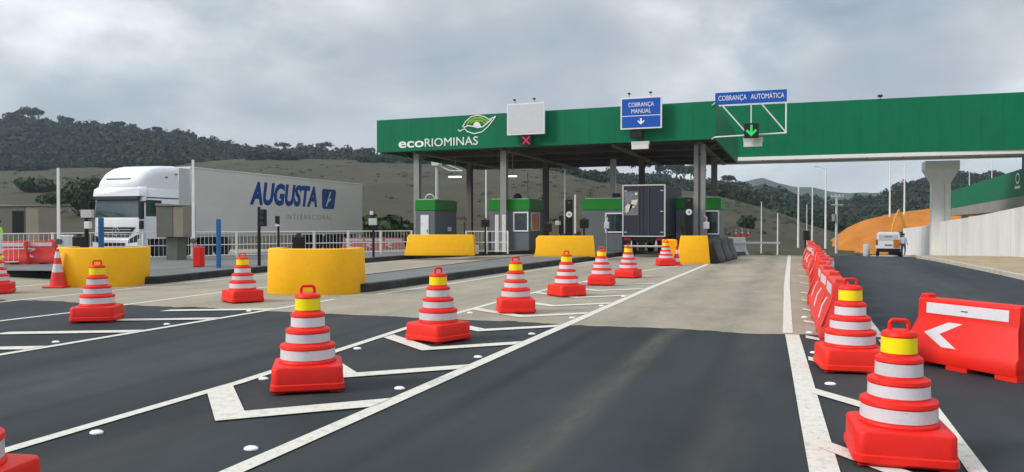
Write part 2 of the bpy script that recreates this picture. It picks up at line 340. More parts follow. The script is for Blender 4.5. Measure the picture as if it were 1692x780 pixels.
def text_part(name, s, size, mtx, material, parent, bold=0.0, shear=0.0, space=1.0, width=None, depth=0.01, align='CENTER', sx=1.0):
    cu = bpy.data.curves.new('lettering_curve', 'FONT'); cu.body = s; cu.size = size; cu.offset = bold; cu.shear = shear
    cu.space_character = space; cu.extrude = depth; cu.align_x = align; cu.align_y = 'CENTER'; cu.resolution_u = 3
    t = bpy.data.objects.new('lettering_curve', cu); COL.objects.link(t)
    dg = bpy.context.evaluated_depsgraph_get(); dg.update()
    me = bpy.data.meshes.new_from_object(t.evaluated_get(dg))
    bpy.data.objects.remove(t); bpy.data.curves.remove(cu)
    co = np.empty(len(me.vertices) * 3); me.vertices.foreach_get('co', co); co = co.reshape(-1, 3)
    if width:
        w = co[:, 0].max() - co[:, 0].min(); co[:, 0] *= width / w
    me.vertices.foreach_set('co', co.ravel()); me.transform(mtx)
    me.materials.clear(); me.materials.append(material)
    o = bpy.data.objects.new(name, me); COL.objects.link(o); o.parent = parent
    return o
def frame_m(origin, xa, ya):
    xa, ya = Vector(xa).normalized(), Vector(ya).normalized(); za = xa.cross(ya)
    m = Matrix((xa, ya, za)).transposed().to_4x4(); m.translation = origin; return m
def flat_poly(pts, z, t, mtx):     # polygon in a plane frame, small thickness
    mb = MB(); mb.prism(pts, 'z', z, z + t); mb.xform(mtx); return mb

def sheet(name, xs, ys, dz, material, label=None):
    """Draped strip: xs(y)->(x0,x1)."""
    me = bpy.data.meshes.new(name); v = []; f = []; nx = 2
    for y in ys:
        a, b = xs(y)
        v += [(a, y, gz(y) + dz), (b, y, gz(y) + dz)]
    for i in range(len(ys) - 1):
        f.append((2 * i, 2 * i + 1, 2 * i + 3, 2 * i + 2))
    me.from_pydata(v, [], f); me.materials.append(material)
    o = bpy.data.objects.new(name, me); COL.objects.link(o); o['kind'] = 'structure'; return o
def lerp(tab, x):
    if x <= tab[0][0]: return tab[0][1]
    for (a, u), (b, v) in zip(tab, tab[1:]):
        if x <= b: return u + (v - u) * (x - a) / (b - a)
    return tab[-1][1]
def yrange(a, b, step=3.0):
    n = max(1, int(math.ceil((b - a) / step))); return [a + (b - a) * i / n for i in range(n + 1)]

# ------------------------------------------------------------------ ground and roads
ys = [-60, -20, 0, 20, 34] + yrange(36, 54, 1.5) + yrange(57, 200, 12) + [260, 500, 1000, 1700]
me = bpy.data.meshes.new('ground'); xs_ = [-1700, -700, -300, -120, -60, -30, -10, 0, 12, 30, 60, 120, 300, 700, 1700]
v = [(x, y, gz(y) - 0.05) for y in ys for x in xs_]; nx = len(xs_)
f = [(j * nx + i, j * nx + i + 1, (j + 1) * nx + i + 1, (j + 1) * nx + i) for j in range(len(ys) - 1) for i in range(nx - 1)]
me.from_pydata(v, [], f); me.materials.append(M['field'])
o = bpy.data.objects.new('ground', me); COL.objects.link(o); o['kind'] = 'structure'
redge = [(0, 6.5), (26, 6.26), (42, 5.6), (60, 7.6), (85, 8.6), (120, 5), (150, 2)]
RY = yrange(-40, 30, 10) + yrange(33, 60, 1.5) + yrange(64, 150, 6)
sheet('road', lambda y: (-70, lerp(redge, y)), RY, 0.0, M['asphalt'])
CY = yrange(12.05, 34, 4) + yrange(36, 62, 1.5)
me = bpy.data.meshes.new('concrete_pavement'); nx_ = 500; v = []; f = []
for j, y in enumerate(CY):
    for i in range(nx_ + 1):
        x = -34 + 35.06 * i / nx_
        yy = y + (.22 * noise.noise((x * .8, 0, 0)) + .12 * noise.noise((x * 4, 4, 0)) + .05 * noise.noise((x * 17, 4, 0)) if j == 0 else 0)
        v.append((x, yy, gz(y) + .004))
for j in range(len(CY) - 1):
    for i in range(nx_): a = j * (nx_ + 1) + i; f.append((a, a + 1, a + nx_ + 2, a + nx_ + 1))
me.from_pydata(v, [], f); me.materials.append(M['concrete_road'])
o = bpy.data.objects.new('concrete_pavement', me); COL.objects.link(o); o['kind'] = 'structure'
sheet('verge', lambda y: (lerp(redge, y) + 0.16, 10.3), RY, 0.11, M['sand'])
mb = MB()
for a, b in zip(RY, RY[1:]):
    xa, xb = lerp(redge, a), lerp(redge, b)
    mb.loft([[(xa, a, gz(a) - 0.02), (xa + .15, a, gz(a) - .02), (xa + .15, a, gz(a) + .13), (xa, a, gz(a) + .13)],
             [(xb, b, gz(b) - 0.02), (xb + .15, b, gz(b) - .02), (xb + .15, b, gz(b) + .13), (xb, b, gz(b) + .13)]], cap=False)
o = mb.build('kerb', M['kerb'], smooth=0); o['kind'] = 'structure'

# painted lines: polylines in lane coordinates with a width
def line(name, pts, w, dz=0.009, ystep=1.5):
    me = bpy.data.meshes.new(name); v = []; f = []
    P = []
    for (x0, y0), (x1, y1) in zip(pts, pts[1:]):
        n = max(1, int(abs(y1 - y0) / ystep))
        P += [(x0 + (x1 - x0) * i / n, y0 + (y1 - y0) * i / n) for i in range(n)]
    P.append(pts[-1])
    ww = w if callable(w) else (lambda y: w)
    for i, (x, y) in enumerate(P):
        a = P[max(0, i - 1)]; b = P[min(len(P) - 1, i + 1)]
        d = Vector((b[0] - a[0], b[1] - a[1])).normalized(); n = Vector((-d.y, d.x)) * ww(y) / 2
        jit = 0.006 * noise.noise((x * 3, y * 2.1, 0))
        v += [(x - n.x + jit, y - n.y, gz(y) + dz), (x + n.x + jit, y + n.y, gz(y) + dz)]
    for i in range(len(P) - 1): f.append((2 * i, 2 * i + 1, 2 * i + 3, 2 * i + 2))
    me.from_pydata(v, [], f); me.materials.append(M['white_line'])
    o = bpy.data.objects.new(name, me); COL.objects.link(o); o['kind'] = 'structure'; return o
line('lane_line', [(-3.42, -3), (-3.38, 6.2), (-3.34, 20), (-3.16, 33), (-3.0, 60)], 0.15)
line('lane_line', [(-5.12, -3), (-5.24, 6.5), (-5.42, 9), (-5.60, 11.25), (-5.68, 15), (-5.62, 19), (-5.25, 23), (-4.4, 29), (-3.9, 31)], 0.12)
line('lane_line', [(-9.06, 0), (-9.09, 7), (-9.12, 12.3), (-9.12, 14.4)], 0.13)
line('lane_line', [(-11.9, 2), (-12.25, 9.3), (-12.21, 10.6), (-12.38, 12.0), (-12.53, 15.0), (-12.3, 22), (-12.2, 34), (-12.0, 60)], 0.12)
line('lane_line', [(-8.85, 15.7), (-8.55, 20), (-8.0, 34), (-7.8, 40)], 0.11)
line('lane_line', [(-15.1, 9), (-15.35, 15), (-15.5, 20), (-16.0, 25), (-15.8, 32)], 0.11)
line('lane_line', [(-18.4, 6), (-18.6, 16.5)], 0.12)
line('lane_line', [(0.30, -2), (0.20, 5.4), (0.0, 12.0)], 0.19)
line('lane_line', [(-0.06, 12.15), (-0.14, 21.6), (-0.16, 40.8), (-0.16, 61)], 0.14)
line('lane_line', [(1.10, -2), (1.13, 6), (1.17, 11.9)], 0.12)
line('lane_line', [(1.17, 12.1), (1.18, 14.3), (1.14, 22), (1.17, 36.6), (1.2, 60)], 0.10)
def chev(name, pts, w=0.2, dz=0.013):
    """V-shaped or straight bar marking with constant width measured along Y."""
    me = bpy.data.meshes.new(name); v = []; f = []
    for x, y in pts: v += [(x, y - w / 2, gz(y) + dz), (x, y + w / 2, gz(y) + dz)]
    for i in range(len(pts) - 1): f.append((2 * i, 2 * i + 2, 2 * i + 3, 2 * i + 1))
    me.from_pydata(v, [], f); me.materials.append(M['white_line'])
    o = bpy.data.objects.new(name, me); COL.objects.link(o); o['kind'] = 'structure'
for yv in [5.33 + 1.86 * k for k in range(0, 12)]:
    xl = lerp([(-3, -5.12), (6.5, -5.24), (9, -5.42), (11.25, -5.60), (15, -5.68), (19, -5.62), (23, -5.25), (29, -4.4)], yv)
    if yv > 22: continue
    chev('chevron_marking', [(xl + .03, yv + 0.85), (-4.38, yv), (-3.44, yv + 0.86)], 0.36 if yv < 6 else 0.30)
for yv in [4.9, 6.6, 8.25, 9.9, 11.45]:
    chev('gore_bar_marking', [(-10.85, yv), (-9.14, yv + .85)], 0.30)
for yv in [4.1 + 1.9 * k for k in range(9)] + [22.5, 25.5, 29, 33]:
    chev('gore_bar_marking', [(0.18, yv + .12), (1.12, yv - 1.05)], 0.27)

# raised road studs
studs = [(-5.0, 4.57, 'left line of the near gore'), (-5.12, 6.74, 'left line of the near gore'), (-5.23, 8.78, 'left line of the near gore'),
         (-5.38, 10.9, 'left line of the near gore'), (-5.44, 13.0, 'left line of the near gore'), (-5.44, 15.1, 'left line of the near gore'),
         (-3.61, 4.61, 'right line of the near gore'), (-3.58, 6.79, 'right line of the near gore'), (-3.54, 8.71, 'right line of the near gore'),
         (-3.55, 10.8, 'right line of the near gore'), (-3.52, 12.9, 'right line of the near gore'), (-3.50, 15.0, 'right line of the near gore'), (-3.5, 17.1, 'right line of the near gore'),
         (0.50, 6.72, 'thick line of the right gore'), (0.36, 8.42, 'thick line of the right gore'), (0.26, 10.4, 'thick line of the right gore'), (0.24, 12.3, 'thick line of the right gore'), (0.2, 14.3, 'thick line of the right gore'),
         (-9.35, 7.9, 'lane line beside the rear gore'), (-9.35, 9.9, 'lane line beside the rear gore'), (-9.35, 11.9, 'lane line beside the rear gore')]
mb = MB(); mb.lathe([(.055, 0), (.052, .010), (.038, .018), (.018, .021), (.0001, .022)], 20); bmesh.ops.scale(mb.bm, verts=mb.bm.verts, vec=(1.0, .8, 1.0))
stud0 = mb.build('road_stud', M['sign_white'])
ordn = ['first', 'second', 'third', 'fourth', 'fifth', 'sixth', 'seventh', 'eighth', 'ninth', 'tenth', 'eleventh', 'twelfth', 'thirteenth', 'fourteenth', 'fifteenth', 'sixteenth']
cnt = {}
for i, (x, y, w) in enumerate(studs):
    k = cnt.get(w, 0); cnt[w] = k + 1
    o = stud0 if i == 0 else stud0.copy()
    if i: COL.objects.link(o)
    o.location = (x, y, gz(y) + .004)
    tag(o, 'white road stud, %s from the camera along the %s' % (ordn[k], w), 'road stud', 'white raised road studs')

# ------------------------------------------------------------------ islands with dark kerbs
def island(name, poly, h=0.2):
    """kerbed traffic island following the road's level"""
    c = Vector((sum(p[0] for p in poly) / len(poly), sum(p[1] for p in poly) / len(poly)))
    # densify
    P = []
    for a, b in zip(poly, poly[1:] + poly[:1]):
        n = max(1, int(math.hypot(b[0] - a[0], b[1] - a[1]) / 1.2))
        P += [(a[0] + (b[0] - a[0]) * i / n, a[1] + (b[1] - a[1]) * i / n) for i in range(n)]
    k = MB(); w = 0.16
    n = len(P); inner = []
    area = sum(P[i][0] * P[(i + 1) % n][1] - P[(i + 1) % n][0] * P[i][1] for i in range(n)); sg = 1 if area > 0 else -1
    for i in range(n):
        a, b = P[i - 1], P[(i + 1) % n]; d = Vector((b[0] - a[0], b[1] - a[1])).normalized()
        inner.append((P[i][0] - d.y * w * sg, P[i][1] + d.x * w * sg))
    o0 = [k.bm.verts.new((x, y, gz(y) - .02)) for x, y in P]; o1 = [k.bm.verts.new((x, y, gz(y) + h - .02)) for x, y in P]
    o2 = [k.bm.verts.new((x + (ix - x) * .15, y + (iy - y) * .15, gz(y) + h)) for (x, y), (ix, iy) in zip(P, inner)]
    o3 = [k.bm.verts.new((x, y, gz(y) + h)) for x, y in inner]; o4 = [k.bm.verts.new((x, y, gz(y) - .02)) for x, y in inner]
    for A, B in ((o0, o1), (o1, o2), (o2, o3), (o3, o4)):
        for i in range(n): k.bm.faces.new((A[i], A[(i + 1) % n], B[(i + 1) % n], B[i]))
    root = k.build(name, M['kerb_dark'], smooth=0); root['kind'] = 'structure'
    t = bmesh.new(); vv = [t.verts.new((x, y, gz(y) + h - .006)) for x, y in inner]; t.faces.new(vv)
    bmesh.ops.triangulate(t, faces=t.faces)
    me = bpy.data.meshes.new('island_top'); t.to_mesh(me); t.free(); me.materials.append(M['paving'])
    o = bpy.data.objects.new('pavement', me); COL.objects.link(o); o['kind'] = 'structure'
    return root
island('traffic_island', [(-11.2, 16.2), (-10.9, 15.8), (-9.8, 15.8), (-9.35, 16.2), (-8.9, 24), (-8.15, 34), (-8.05, 48), (-8.3, 53), (-10.8, 53), (-11.3, 36)])
island('traffic_island', [(-34, 15.5), (-24, 16.6), (-18.0, 18.2), (-17.6, 16.6), (-17.0, 16.1), (-16.3, 16.1), (-15.9, 16.6), (-16.3, 20), (-16.6, 25), (-16.35, 32), (-14.6, 37), (-13.3, 40), (-13.3, 53), (-21, 53), (-21.6, 38), (-27.5, 21), (-34, 17.5)])
island('traffic_island', [(-5.0, 33.2), (-4.3, 32.5), (-3.5, 32.5), (-2.95, 34), (-2.6, 42), (-2.5, 47), (-2.9, 52), (-5.2, 52)])
IZ = 0.196

# ------------------------------------------------------------------ cones
def make_cone():
    t = thing('traffic_cone', '', 'traffic cone')
    b = MB()
    def rr(h, r, z, n=6):
        pts = []
        for cx, cy, a0 in ((h - r, h - r, 0), (-h + r, h - r, 90), (-h + r, -h + r, 180), (h - r, -h + r, 270)):
            for k in range(n + 1):
                a = R(a0 + 90 * k / n); pts.append((cx + r * math.cos(a), cy + r * math.sin(a), z))
        return pts
    b.loft([rr(.325, .07, .012), rr(.343, .075, .03), rr(.340, .075, .075), rr(.330, .075, .085), rr(.328, .075, .222), rr(.320, .075, .238), rr(.308, .075, .243), rr(.27, .07, .25)])
    for sx in (-1, 1):
        for sy in (-1, 1): b.box(sx * .26 - .05, sx * .26 + .05, sy * .26 - .05, sy * .26 + .05, 0, .02)
    b.build('base', M['red'], t, smooth=40)
    prof = [(.272, .245), (.274, .262), (.268, .275), (.259, .282), (.257, .385), (.268, .392), (.262, .418), (.235, .432), (.213, .436), (.209, .445),
            (.206, .535), (.216, .542), (.211, .566), (.185, .580), (.164, .584), (.160, .592), (.157, .688), (.166, .695), (.161, .716), (.140, .732), (.124, .738), (.121, .746),
            (.117, .866), (.125, .872), (.123, .884), (.110, .902), (.08, .915), (0.0001, .918)]
    MB().lathe(prof, 44).build('body', M['red'], t, smooth=30)
    for z0, z1, r0, r1 in ((.287, .380, .2615, .2595), (.448, .531, .2115, .2085), (.595, .684, .1625, .1595)):
        m = MB(); m.lathe([(r0 - .004, z0), (r0, z0 + .001), (r1, z1 - .001), (r1 - .004, z1)], 44)
        m.build('reflective_band', M['refl_white'], t, smooth=30)
    MB().lathe([(.119, .752), (.1235, .753), (.1205, .863), (.116, .864)], 44).build('yellow_collar', M['refl_yellow'], t, smooth=30)
    hm = MB(); hm.path([Vector(p) for p in ((-.062, 0, .905), (-.062, 0, .962), (-.045, 0, .982), (.045, 0, .982), (.062, 0, .962), (.062, 0, .905))], .0145, 10)
    hm.build('handle', M['red'], t, smooth=60)
    return t
cone0 = make_cone()
GA = 'striped cones with handle standing in the painted gores'
cones = [(-4.46, 6.56, 33, 'large striped cone with handle, nearest to the camera standing whole in the left gore'),
 (-4.36, 3.01, 12, 'striped cone cut off by the bottom left corner of the view'),
 (-4.59, 9.84, 70, 'striped cone on the near gore chevrons, next one behind the big striped cone'),
 (-4.72, 13.42, 25, 'striped cone on concrete, third one back from the big cone in the left gore'),
 (-4.73, 16.85, 48, 'striped cone in front of the yellow barrier with the black signal totem'),
 (-4.71, 20.17, 5, 'striped cone just right of the yellow barrier with the black signal totem'),
 (-4.6, 23.15, 80, 'striped cone standing in front of the dark box truck'),
 (-4.58, 30.35, 20, 'striped cone against the small yellow barrier right of the box truck'),
 (0.60, 9.39, 8, 'striped cone in the right gore at the head of the red barrier row'),
 (*G(1484, 757), 3, 'largest striped cone, bottom right in the right gore'),
 (-10.81, 9.92, 30, 'striped cone in front of the far left curved yellow barrier'),
 (-10.61, 13.31, 60, 'striped cone between the two curved yellow barriers'),
 (-17.24, 13.03, 40, 'striped cone cut off by the left edge of the view')]
for i, (x, y, a, lb) in enumerate(cones):
    if i == 0: o = cone0; o.location = (x, y, .012); o.rotation_euler = (0, 0, R(a)); o['label'] = lb; o['group'] = GA
    else: o = copy_tree(cone0, (x, y, .012), R(a), lb); o['group'] = GA
    if 'largest striped' in lb: o.scale = (.93, .93, .95)
def small_cone(x, y, z, s, label, bands=((.30, .46), (.58, .70))):
    t = thing('plain_cone', label, 'traffic cone', (x, y, z), R(20))
    b = MB(); b.box(-.2 * s, .2 * s, -.2 * s, .2 * s, 0, .035 * s, .01); b.build('base', M['red'], t)
    r = lambda z_: (.15 - .125 * z_ / .75) * s
    MB().lathe([(r(0), .03 * s), (r(.75), .75 * s), (.0001, .76 * s)], 28).build('body', M['red_dull'], t)
    for a, c in bands: MB().lathe([(r(a) + .001, a * s), (r(a) + .005, a * s), (r(c) + .005, c * s), (r(c) + .001, c * s)], 28).build('reflective_band', M['refl_white'], t)
    return t
small_cone(-17.37, 14.75, .006, 1.28, 'plain slender red cone leaning close to the left curved yellow barrier')
small_cone(*G(1118, 439), .006, 1.0, 'small orange and white cone in front of the rightmost yellow barrier', ((.15, .28), (.45, .6)))

# ------------------------------------------------------------------ plastic road barriers
def make_barrier(red, name='road_barrier'):
    t = thing(name, '', 'road barrier')
    L2 = 0.685; prof = [(-.27, .05), (-.27, .20), (-.245, .25), (-.125, .56), (-.115, .60), (-.105, .80), (-.085, .82), (.085, .82), (.105, .80), (.115, .60), (.125, .56), (.245, .25), (.27, .20), (.27, .05)]
    b = MB(); b.prism(prof, 'x', -L2, L2)
    for v_ in b.bm.verts:
        if v_.co.z > .5: v_.co.x *= .90
    b.bevel(.014, 2, .5)
    b.box(-L2 * .9 - .004, -L2 * .9 + .10, -.075, .075, .80, .865, .015); b.build('body', red, t, smooth=30)
    for x in (-.56, 0, .56): 
        m = MB(); m.box(x - .13 + (.02 if x else 0), x + .13, -.262, .262, 0, .07); m.build('foot', red, t)
    if red != M['dark_plastic']:
        for s in (-1, 1):
            m = MB(); y = s * .111
            m.loft([[(-.50, s * .1165, .635), (.50, s * .1165, .635), (.50, s * .1085, .765), (-.50, s * .1085, .765)], [(-.50, s * .1205, .635), (.50, s * .1205, .635), (.50, s * .1125, .765), (-.50, s * .1125, .765)]])
            m.build('reflective_strip', M['refl_white'], t, smooth=0)
            # arrow on the sloped face: plane from (y=.245,z=.25) to (y=.125,z=.56)
            up = Vector((0, -s * .12, .31)).normalized(); nrm = Vector((0, s * .31, .12)).normalized()
            org = Vector((0, s * .187, .40)) + nrm * .002
            xa = Vector((1, 0, 0)) if s < 0 else Vector((-1, 0, 0))
            mt = Matrix((xa, up, xa.cross(up))).transposed().to_4x4(); mt.translation = org
            pts = [(-.47, 0), (-.20, .155), (-.02, .155), (-.27, 0), (-.02, -.155), (-.20, -.155)]
            m = MB()
            m.prism(pts, 'z', -.001, .003); m.xform(mt); m.build('arrow', M['refl_white'], t, smooth=0)
    return t
bar0 = make_barrier(M['red'])
bar0.location = (1.86, 9.80, 0); bar0.scale = (.98, .95, .92); bar0.rotation_euler = (0, 0, R(-48)); bar0['label'] = 'large red barrier with a white left arrow, standing apart on the right road'; bar0['group'] = 'red plastic barriers along the right gore'
m = MB().box(-.05, .03, -.1235, -.1195, .693, .702).build('small_mark', M['black'], bar0)
bard = make_barrier(M['red_dull']); y = 12.0
for i in range(16):
    x = .62 + random.uniform(-.05, .05) + (.1 if i > 3 else 0)
    lb = 'red barrier, %s from the camera in the row beside the right road' % ordn[i]
    if i == 0: o = bard; o.location = (x, y, .006); o.rotation_euler = (0, 0, R(91)); o['label'] = lb
    else: o = copy_tree(bard, (x, y, gz(y) + .006), R(90 + random.uniform(-7, 7)), lb)
    o['group'] = 'red plastic barriers along the right gore'
    y += 1.72
for i, px in enumerate((22, 70, 118)):       # behind the fence on the left
    x, y = V(px - 6, 27.5 + i * 0.3)
    o = copy_tree(bard, (x, y, .18), R(24), 'red barrier behind the railing at the left edge, %s from the left' % ordn[i]); o['group'] = 'red barriers behind the white railing'
for i, px in enumerate((585, 617, 650)):
    x, y = V(px, 45 + i)
    if i == 0: barp = make_barrier(M['pink_plastic'])
    o = copy_tree(barp, (x, y, gz(y)), R(28), 'pinkish red barrier behind the railing near the trailer, %s from the left' % ordn[i]); o['group'] = 'red barriers behind the white railing'
for k_ in list(kids(barp)): bpy.data.objects.remove(k_)
bpy.data.objects.remove(barp)
barb = make_barrier(M['dark_plastic'])
for i, (x, y) in enumerate(((-3.02, 33.2), (-2.86, 34.9), (-2.74, 36.6))):
    lb = 'dark grey plastic barrier, %s in the row behind the rightmost yellow barrier' % ordn[i]
    if i == 0: o = barb; o.location = (x, y, .006); o.rotation_euler = (0, 0, R(84)); o['label'] = lb
    else: o = copy_tree(barb, (x, y, gz(y) + .006), R(85), lb)
    o.scale = (1.1, 1.1, 1.15); o['group'] = 'dark barriers at the automatic lane'

# ------------------------------------------------------------------ curved yellow island noses
def nose(x, y, w, h, rz, label, flare):
    t = thing('curved_barrier', label, 'concrete barrier', (x, y, 0), rz)
    n = 40; dep = 1.15; mb = MB()
    def ring(sc, off, z):
        o_ = []; i_ = []
        for k in range(n + 1):
            a = math.pi + math.pi * k / n
            px_ = math.copysign(abs(math.cos(a)) ** 0.72, math.cos(a)); py_ = -abs(math.sin(a)) ** 0.9
            o_.append((px_ * w / 2 * sc, py_ * dep * .62 * sc, z))
        o_ = [(-w / 2 * sc, dep * .45, z)] + o_ + [(w / 2 * sc, dep * .45, z)]
        for (a, b, c) in reversed(o_):
            i_.append((a * (1 - .26 / w * 1.6), b * .76 if b < 0 else b, c))
        return o_ + i_
    mb.loft([ring(1 - .012, 0, 0), ring(1.0, 0, .03), ring(1 + flare * .9, 0, h - .03), ring(1 + flare * .9 - .014, 0, h - .006), ring(1 + flare * .9 - .035, 0, h)])
    mb.build('curved_wall', M['yellow_paint'], t, smooth=50)
    return t
nose(*V(519, 18.35), 2.16, 1.04, R(14), 'curved yellow barrier at the middle island nose, nearer of the two curved ones', -.03)
nose(*V(168, 20.5), 1.98, 1.00, R(22), 'curved yellow barrier at the left island nose, wider at its top', .06)
def yblock(cx, cy, w, h, z, rz, label, step=None, wing=False):
    t = thing('yellow_barrier', label, 'concrete barrier', (cx, cy, z), rz)
    mb = MB(); d = .55
    def rg(zz, ins): return [(-w / 2 + ins, -d / 2 + ins * .6, zz), (w / 2 - ins * .5, -d / 2 + ins * .6, zz), (w / 2 - ins * .5, d / 2 - ins * .6, zz), (-w / 2 + ins, d / 2 - ins * .6, zz)]
    mb.loft([rg(0, 0), rg(h * .16, .03), rg(h - .02, .17), rg(h, .19)]); mb.bevel(.03, 2)
    mb.build('front_block', M['yellow_paint'], t, smooth=40)
    m2 = MB()
    if wing:
        m2.box(-w / 2 - .45, -w / 2 + .05, .15, 1.1, 0, h * .86, .04)
    else:
        for s in (-1, 1): m2.box(s * (w / 2 - .25) - .18, s * (w / 2 - .25) + .18, .2, 2.4, 0, h * .9, .04)
    m2.build('side_wall', M['yellow_paint'], t, smooth=40)
    return t
x, y = V(727, 35.3); yblock(x, y, 3.15, .93, .19, R(20), 'yellow block barrier in front of the leftmost booths')
x, y = V(933, 34.2); yblock(x, y, 2.65, .92, .17, R(17), 'yellow block barrier below the middle black totem, in front of the second booth gap')
x, y = V(1145, 31.4); yblock(x, y, 1.28, 1.13, .0, R(16), 'tallest straight yellow barrier, rightmost beside the dark barriers', wing=True)

# ------------------------------------------------------------------ canopy
def make_canopy():
    t = thing('toll_canopy', 'long green toll plaza canopy on steel columns with white lettering', 'toll canopy')
    X0, X1, YF, YB, Z0, Z1 = -22.6, -3.55, 39.3, 55.6, 5.72, 7.56
    # front is turned very slightly, as in the photograph
    sl = 0.045
    yf = lambda x: YF + (X1 - x) * sl
    def vpanel(xa, xb, name='fascia'):
        m = MB(); m.loft([[(xa, yf(xa), Z0), (xb, yf(xb), Z0), (xb, yf(xb), Z1), (xa, yf(xa), Z1)], [(xa, yf(xa) + .12, Z0), (xb, yf(xb) + .12, Z0), (xb, yf(xb) + .12, Z1), (xa, yf(xa) + .12, Z1)]])
        return m.build(name, M['green_panel'], t, smooth=0)
    vpanel(X0, X1)
    m = MB(); m.box(X1 - .12, X1, yf(X1) + .125, YB, Z0, Z1); m.build('side_fascia', M['green_panel'], t, smooth=0)
    m = MB(); m.box(X0, X0 + .12, yf(X0) + .125, YB, Z0, Z1); m.build('side_fascia', M['green_panel'], t, smooth=0)
    m = MB(); m.box(X0, X1, YB + .003, YB + .12, Z0, Z1); m.build('rear_fascia', M['green_panel'], t, smooth=0)
    m = MB(); m.box(X0 + .125, X1 - .125, 40.3, YB - .005, Z0 + .30, Z0 + .36)
    k = 0; x = X0 + .5
    while x < X1 - .3: m.box(x, x + .05, 40.3, YB - .01, Z0 + .27, Z0 + .297); x += .45
    m.build('soffit', M['steel_dark'], t, smooth=0)
    m = MB(); m.box(X0 + .125, X1 - .125, 40.3, YB - .005, Z1 - .25, Z1 - .15); m.build('roof', M['galv'], t, smooth=0)
    for yb in (40.6, 44.4, 48.5, 52.3, 55.3):
        m = MB(); m.box(X0 + .15, X1 - .15, yb - .10, yb + .10, Z0 + .02, Z0 + .27); m.build('beam', M['steel_dark'], t, smooth=0)
    for xb in (-20.3, -15.0, -8.8, -4.45):
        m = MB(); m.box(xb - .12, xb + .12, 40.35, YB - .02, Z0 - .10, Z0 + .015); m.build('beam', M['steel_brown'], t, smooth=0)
    for xb in (-20.3, -15.0, -8.8, -4.45):
        for yb in (40.75, 48.5):
            if xb == -8.8 and yb < 45: continue
            base = gz(yb) + .19; top = Z0 - .102
            m = MB()
            if xb == -4.45 and yb < 45:
                for dx in (-.17, .17):
                    m.box(xb + dx - .11, xb + dx + .11, yb - .16, yb + .16, base, top)
                m.box(xb - .30, xb + .30, yb + .04, yb + .10, base, top)
            else:
                w = .17
                m.box(xb - w, xb + w, yb - .17, yb - .13, base, top); m.box(xb - w, xb + w, yb + .13, yb + .17, base, top); m.box(xb - .05, xb + .05, yb - .127, yb + .127, base, top)
            m.box(xb - .32, xb + .32, yb - .3, yb + .3, base - .01, base + .03)
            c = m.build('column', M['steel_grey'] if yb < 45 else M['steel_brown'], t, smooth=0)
            m = MB()
            for s in (-1, 1): m.tube((xb, yb, top - .5), (xb + s * .9, yb, top + .05), .04, n=8)
            m.build('bracket', M['steel_dark'], c)
    cx_, cy_ = V(1013, 49.0)
    m = MB(); m.box(cx_ - .16, cx_ + .16, cy_ - .16, cy_ + .16, gz(cy_), Z0 - .11); m.build('column', M['galv'], t, smooth=0)
    # lettering on the fascia
    ang = math.atan(sl); xa = (math.cos(ang), -math.sin(ang), 0)
    def onf(px, z):       # point on the front fascia plane seen at photo column px
        # solve for x along the fascia
        lo, hi = X0 - 2, X1 + 2
        for _ in range(50):
            mid = (lo + hi) / 2; y_ = yf(mid); xc = mid * math.cos(TH) + y_ * math.sin(TH); yc = -mid * math.sin(TH) + y_ * math.cos(TH)
            if xc / yc * F + 846 < px: lo = mid
            else: hi = mid
        return Vector((lo, yf(lo) - .012, z)), yc
    def zat(px, py): p, D = onf(px, 0); return ZY(py, D)
    pa, _ = onf(659, 0); pb, _ = onf(702, 0); pc, _ = onf(789.5, 0)
    def word(s, a, b, py, size, bold, nm):
        mid = (a + b) / 2; px_ = (659 + 702) / 2 if s == 'eco' else (702 + 789) / 2
        mid.z = zat(px_, py)
        text_part(nm, s, size, frame_m(mid, xa, (0, 0, 1)), M['sign_white'], t, bold=bold, width=(b - a).length, depth=.012)
    word('eco', pa, pb - Vector((.05, 0, 0)), 237.2, .74, .016, 'lettering')
    word('RIOMINAS', pb, pc, 235.2, .66, .0, 'lettering')
    # leaf emblem
    po, D = onf(788, 0); po.z = zat(788, 206)
    fm = frame_m(po, xa, (0, 0, 1)); k = D / F
    def P(l): return [((a - 788) * k, (206 - b) * k) for a, b in l]
    up = [(762, 209), (768, 200), (778, 193), (790, 191), (802, 194), (810, 199), (822, 194.5)]
    dn = [(822, 194.5), (816, 202), (808, 211), (797, 219), (783, 221), (771, 217), (766, 212), (757, 216), (754, 213)]
    def thick(path, w):
        o_ = []; i_ = []
        for i, p in enumerate(path):
            a = Vector(path[max(0, i - 1)]); b = Vector(path[min(len(path) - 1, i + 1)]); d = (b - a).normalized(); n_ = Vector((-d.y, d.x)) * w / 2
            o_.append((p[0] + n_.x, p[1] + n_.y)); i_.append((p[0] - n_.x, p[1] - n_.y))
        return o_ + i_[::-1]
    flat_poly(P(thick([(770, 207), (774, 200), (784, 195.5), (795, 195.5), (804, 200), (810, 203)], 3.4)), .0, .012, fm).build('emblem', M['lime'], t, smooth=0)
    flat_poly(P(thick([(776, 203), (785, 199.5), (796, 200), (804, 206)], 3.0)), .0, .011, fm).build('emblem', M['lime'], t, smooth=0)
    flat_poly(P(thick(up, 1.5)), .0, .016, fm).build('emblem', M['sign_white'], t, smooth=0)
    flat_poly(P(thick(dn, 1.6)), .0, .018, fm).build('emblem', M['sign_white'], t, smooth=0)
    flat_poly(P(thick([(764, 210), (772, 207.5), (780, 208.5), (790, 211.5), (799, 210.5), (808, 204), (815, 199)], 1.8)), .0, .020, fm).build('emblem', M['sign_white'], t, smooth=0)
    flat_poly(P([(782, 208), (783, 204), (787, 201.5), (791, 202), (794, 205), (796, 210), (789, 210)]), .0, .022, fm).build('emblem', M['sign_white'], t, smooth=0)
    return t, onf
canopy, onf = make_canopy()
